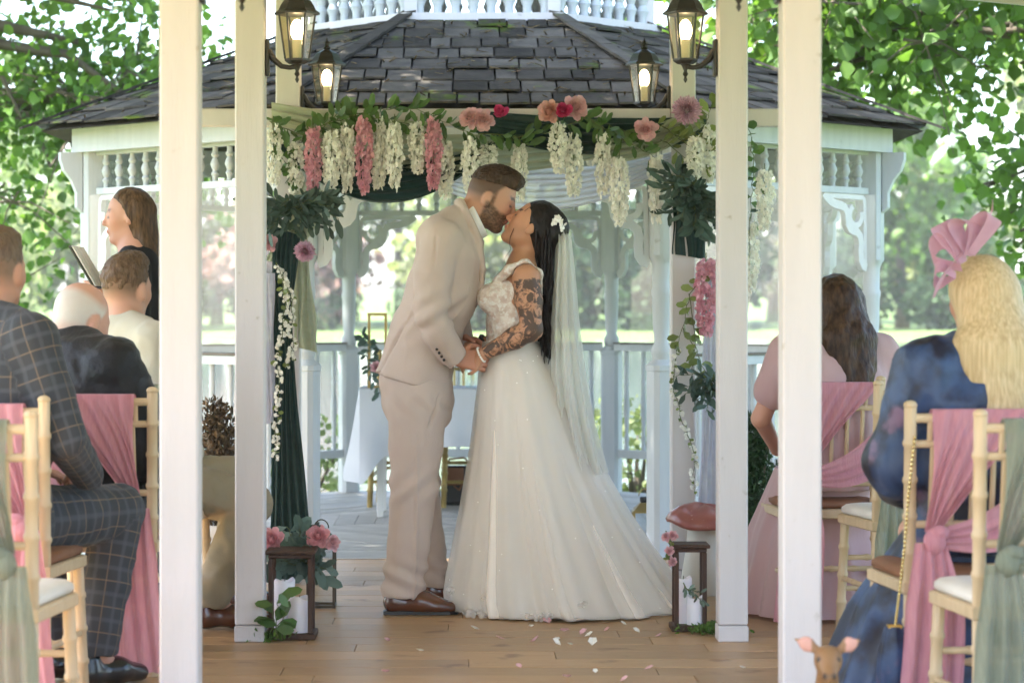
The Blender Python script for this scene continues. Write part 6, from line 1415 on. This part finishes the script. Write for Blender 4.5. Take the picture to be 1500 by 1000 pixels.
# ---------------- blonde woman
NAVY = M('navy_floral', (.007,.008,.022), (.03,.06,.14), scale=7, rough=.42, c3=(.17,.10,.17), c3amt=.62, c3scale=6, sheen=.05, contrast=.07, spec=.4, bump=.15, bscale=30)
t = person('person', (1.54,7.26,0), 'blonde woman with pink fascinator in navy floral dress seated with her back turned', 4)
J = Seat(1.03,1.1,10,.0); legs = sit_legs(spread=.10)
arms = [(J(-.235,.03,.78),J(-.13,.25,.66),(.5,.7,-.1),.4),(J(.235,.03,.78),J(.12,.25,.66),(-.5,.7,-.1),.4)]
bp, hc_, Mx, nk, sh = seated(J, 4, 0, legs, arms, 1.0, None, female=True, head_off=(-.015,0,.005), roll=0)
part('body', sdf_mesh('body', bp, .009, .014, col=scol((.54,.29,.20),hc_,Mx,1.)), SKIN, t)
dp = torso(J, (.10,.145,.14,.16), (1.8,1.45,1.38,1.3), .55)
for i in range(2): dp += [cone(nk,sh[i],.055,.092,k=.05), cone(sh[i],arms[i][0],.098,.105,k=.03), cone(arms[i][0],arms[i][1].lerp(arms[i][0],.4),.105,.08,k=.03)]
part('dress', sdf_mesh('dress', dp, .0105, .03, disp=folds(.010,7,(1,1,.5),8.), cuts=[(J(0,0,.52),(0,0,-1))]), NAVY, t)
b = MB(); b.grid(lambda u,v: skf(u,v)+Vector((-.10*math.sin(v*1.6)*max(0,-math.cos(u*6.283)),-.02,0)), 150, 24); o = b.build('skirt', NAVY, None, smooth=True); o.parent = t
HBL = hair_mat('blonde_hair', (.66,.50,.29), (.44,.31,.15), st=(45,45,3), rough=.4)
Wp = lambda p: V3(hc_)+Mx@(np.array(p,float))
part('hair', sdf_mesh('hair', [ell(Wp((-.016,0,.018)),np.array((.110,.092,.102)),Mx,.01), cone(Wp((-.045,0,0)),Wp((-.11,0,-.16)),.088,.088,J.lat(),1.2,k=.03), cone(Wp((-.11,0,-.16)),Wp((-.19,0,-.40)),.08,.045,J.lat(),1.9,k=.03)], .009, .02, disp=lambda V: .0015*vturb(V,24,4.,(1,1,.12))), HBL, t)
locks('hair_locks', long_hair(hc_, Mx, 1.10, .40, 8, 950, (75,285), .0025, spread=3.5, r=.0036, push=.225), HBL, t)
shoes(t, legs, M('black_leather',(.012,.012,.013)))
# fascinator on her head
fc = Vector(t.location)+Matrix.Rotation(t.rotation_euler.z,3,'Z')@Vector(Wp((-.02,.095,.05)))
SIN = M('mauve_sinamay', (.62,.36,.46), (.55,.30,.40), scale=30, rough=.65, trans=.25, sheen=.3)
ft = empty('fascinator', fc, 'mauve fascinator of ribbon loops with a quill on the blonde hair', 'hat')
FP = lambda px,py,dy=0.: P(px,py,7.12)+Vector((0,dy,0))
b = MB()
def disc(u, v):
    a = FP(1366,436,-.02); c_ = FP(1442,352,.03); m = a.lerp(c_, v); w = .045*math.sin(math.pi*min(1,.02+v))**.7; n_ = Vector((.55,.5,.55)).normalized(); return m+n_*w*(u-.5)*2+Vector((-.02,-.02,.02))*math.sin(math.pi*v)
b.grid(disc, 8, 16); b.build('base', SIN, ft, smooth=True)
def loop(p0, p1, bulge, wdir, wd):
    """ribbon that leaves p0, bows out to p1 and returns"""
    b = MB(); p0, p1 = Vector(p0), Vector(p1); bu = Vector(bulge); w_ = Vector(wdir).normalized()*wd
    def f(u, v): t = math.sin(math.pi*u); q = p0.lerp(p1, t**.8)+bu*(math.sin(2*math.pi*u)); return q+w_*(v-.5)*(.45+.55*t)
    b.grid(f, 24, 4); b.build('loop', SIN, ft, smooth=True)
loop(FP(1408,392), FP(1366,362), (.012,-.01,.028), (.35,.6,-.75), .07); loop(FP(1410,385), FP(1384,328), (-.03,-.01,.008), (.75,.5,.35), .075); loop(FP(1418,375), FP(1412,322), (-.03,0,0), (.8,.55,-.1), .07); loop(FP(1422,372), FP(1446,318), (.028,-.01,.012), (.75,.5,-.4), .07); loop(FP(1400,404), FP(1368,402), (.0,-.01,.026), (.2,.6,.75), .055)
b = MB(); b.tube([FP(1432,345),FP(1446,325),FP(1453,308),FP(1454,292)], [.010,.009,.007,.002], n=6, flat=.3); b.build('quill', SIN, ft, smooth=True)
# evening bag on her chair
bgp = P(1310,960,6.98); bt = empty('evening_bag', bgp, 'navy satin evening bag hanging by a gold chain from the chair', 'bag')
b = MB(); n = 16
def bagf(u, v): a = u*2*math.pi; w = .028+.022*math.sin(min(1,v*1.25)*math.pi*.62); w *= 1+.06*math.sin(a*7); return bgp+Vector((math.cos(a)*w, math.sin(a)*w*.6, .085-.20*v))
b.grid(bagf, 40, 14); b.build('pouch', NAVY, bt, smooth=True)
b = MB(); pts = [P(1337,640,7.0)+Vector((0,-.03,0)),P(1331,720,6.97),P(1325,800,6.96),P(1317,870,6.96),P(1311,918,6.97)]
for i in range(len(pts)-1):
    for k in range(12): q = pts[i].lerp(pts[i+1],k/12); b.ell(q, (.0042,.0042,.0068), 6, 4)
b.build('chain', M('gold_chain',(.65,.45,.16),rough=.25,metal=1.), bt)
b = MB(); b.bevbox((bgp.x-.022,bgp.y-.014,bgp.z+.078),(bgp.x+.022,bgp.y+.014,bgp.z+.092),.003); b.build('clasp', M('gold_chain',(.65,.45,.16)), bt)

# ---------------- fawn figures
FAWN = M('fawn_figure', (.5,.3,.1), attr='Col', rough=.45, spec=.3)
def fawn(name, hp, face, label, fs=1.):
    f = Vector(face).normalized(); Mx = frame_from(f, (0,0,1)); hp = Vector(hp); t = empty(name, (hp.x,hp.y,0), label, 'ornament'); o3 = V3(t.location)
    w = lambda p: (V3(hp)-o3)/fs+Mx@np.array(p,float)
    pr = [ell(w((0,0,0)),(.042,.036,.036),Mx), cone(w((.02,0,-.012)),w((.062,0,-.030)),.028,.017), ell(w((.068,0,-.032)),(.011,.012,.010),Mx), cone(w((-.02,0,-.02)),w((-.10,0,-.17)),.026,.04,k=.03), ell(w((-.17,0,-.22)),(.13,.07,.075),Mx,.04), cone(w((-.06,.04,-.28)),w((.03,.045,-.30)),.022,.016), cone(w((-.06,-.04,-.28)),w((.03,-.045,-.30)),.022,.016), cone(w((-.24,.06,-.27)),w((-.13,.09,-.30)),.035,.02), cone(w((-.24,-.06,-.27)),w((-.13,-.09,-.30)),.035,.02)]
    for sg in (-1,1): pr += [cone(w((-.015,sg*.03,.02)),w((-.02,sg*.055,.035)),.012,.020,Mx[:,0],.35,k=.008), cone(w((-.02,sg*.055,.035)),w((-.022,sg*.085,.048)),.020,.005,Mx[:,0],.35,k=.008)]
    def fcol(V):
        q = (V-(V3(hp)-o3)/fs)@Mx; x,y,z = q[:,0],q[:,1],q[:,2]; Cc = np.tile(np.array((.27,.145,.065)),(len(V),1)); ya = np.abs(y)
        def mix(m,c_): m = np.clip(m,0,1)[:,None]; Cc[:] = Cc*(1-m)+np.array(c_)*m
        mix((ya > .045)*(z > 0)*(x > -.02)*1., (.62,.33,.26)); mix(np.clip((.010-np.sqrt((x-.072)**2+(z+.028)**2))/.004,0,1), (.02,.012,.01)); mix(np.clip((.008-np.sqrt((x-.028)**2+(z-.006)**2))/.003,0,1)*(ya > .02)*(ya < .045), (.015,.01,.008))
        mix(np.clip((-z-.04)/.02,0,1)*np.clip((x+.01)/.02,0,1)*.7, (.7,.6,.45)); mix(np.clip((vnoise(V,55)-.35)/.1,0,1)*(x < -.1), (.75,.68,.55)); return Cc
    part('body', sdf_mesh('body', pr, .0055, .014, col=fcol), FAWN, t); t.scale = (fs,)*3
fp = P(1213,962,6.35); fawn('fawn_figure', (fp.x,fp.y,.327), (-.1,-1,-.1), 'small fawn figure with pricked ears by the post near the blonde woman')
fp = P(252,990,7.12); fawn('fawn_figure', (fp.x,fp.y,.166), (-.1,-1,-.1), 'tiny fawn figure half hidden behind the post near the man in the checked suit', .52)
# ================================================================== pale air volume, added to brighten the background like lens glare
hz = bpy.data.materials.new('glare_air'); hz.use_nodes = True; nt = hz.node_tree; nt.nodes.clear()
ho = nt.nodes.new('ShaderNodeOutputMaterial'); hv = nt.nodes.new('ShaderNodeVolumePrincipled')
hv.inputs['Color'].default_value = (.95,.97,.93,1); hv.inputs['Density'].default_value = .0005; hv.inputs['Anisotropy'].default_value = .2
nt.links.new(hv.outputs[0], ho.inputs['Volume'])
b = MB(); b.box((-620,-62,-2.0),(620,905,24)); tag(b.build('glare_haze', hz), 'pale air volume added to brighten the background like lens glare', 'glare_haze', kind='stuff')
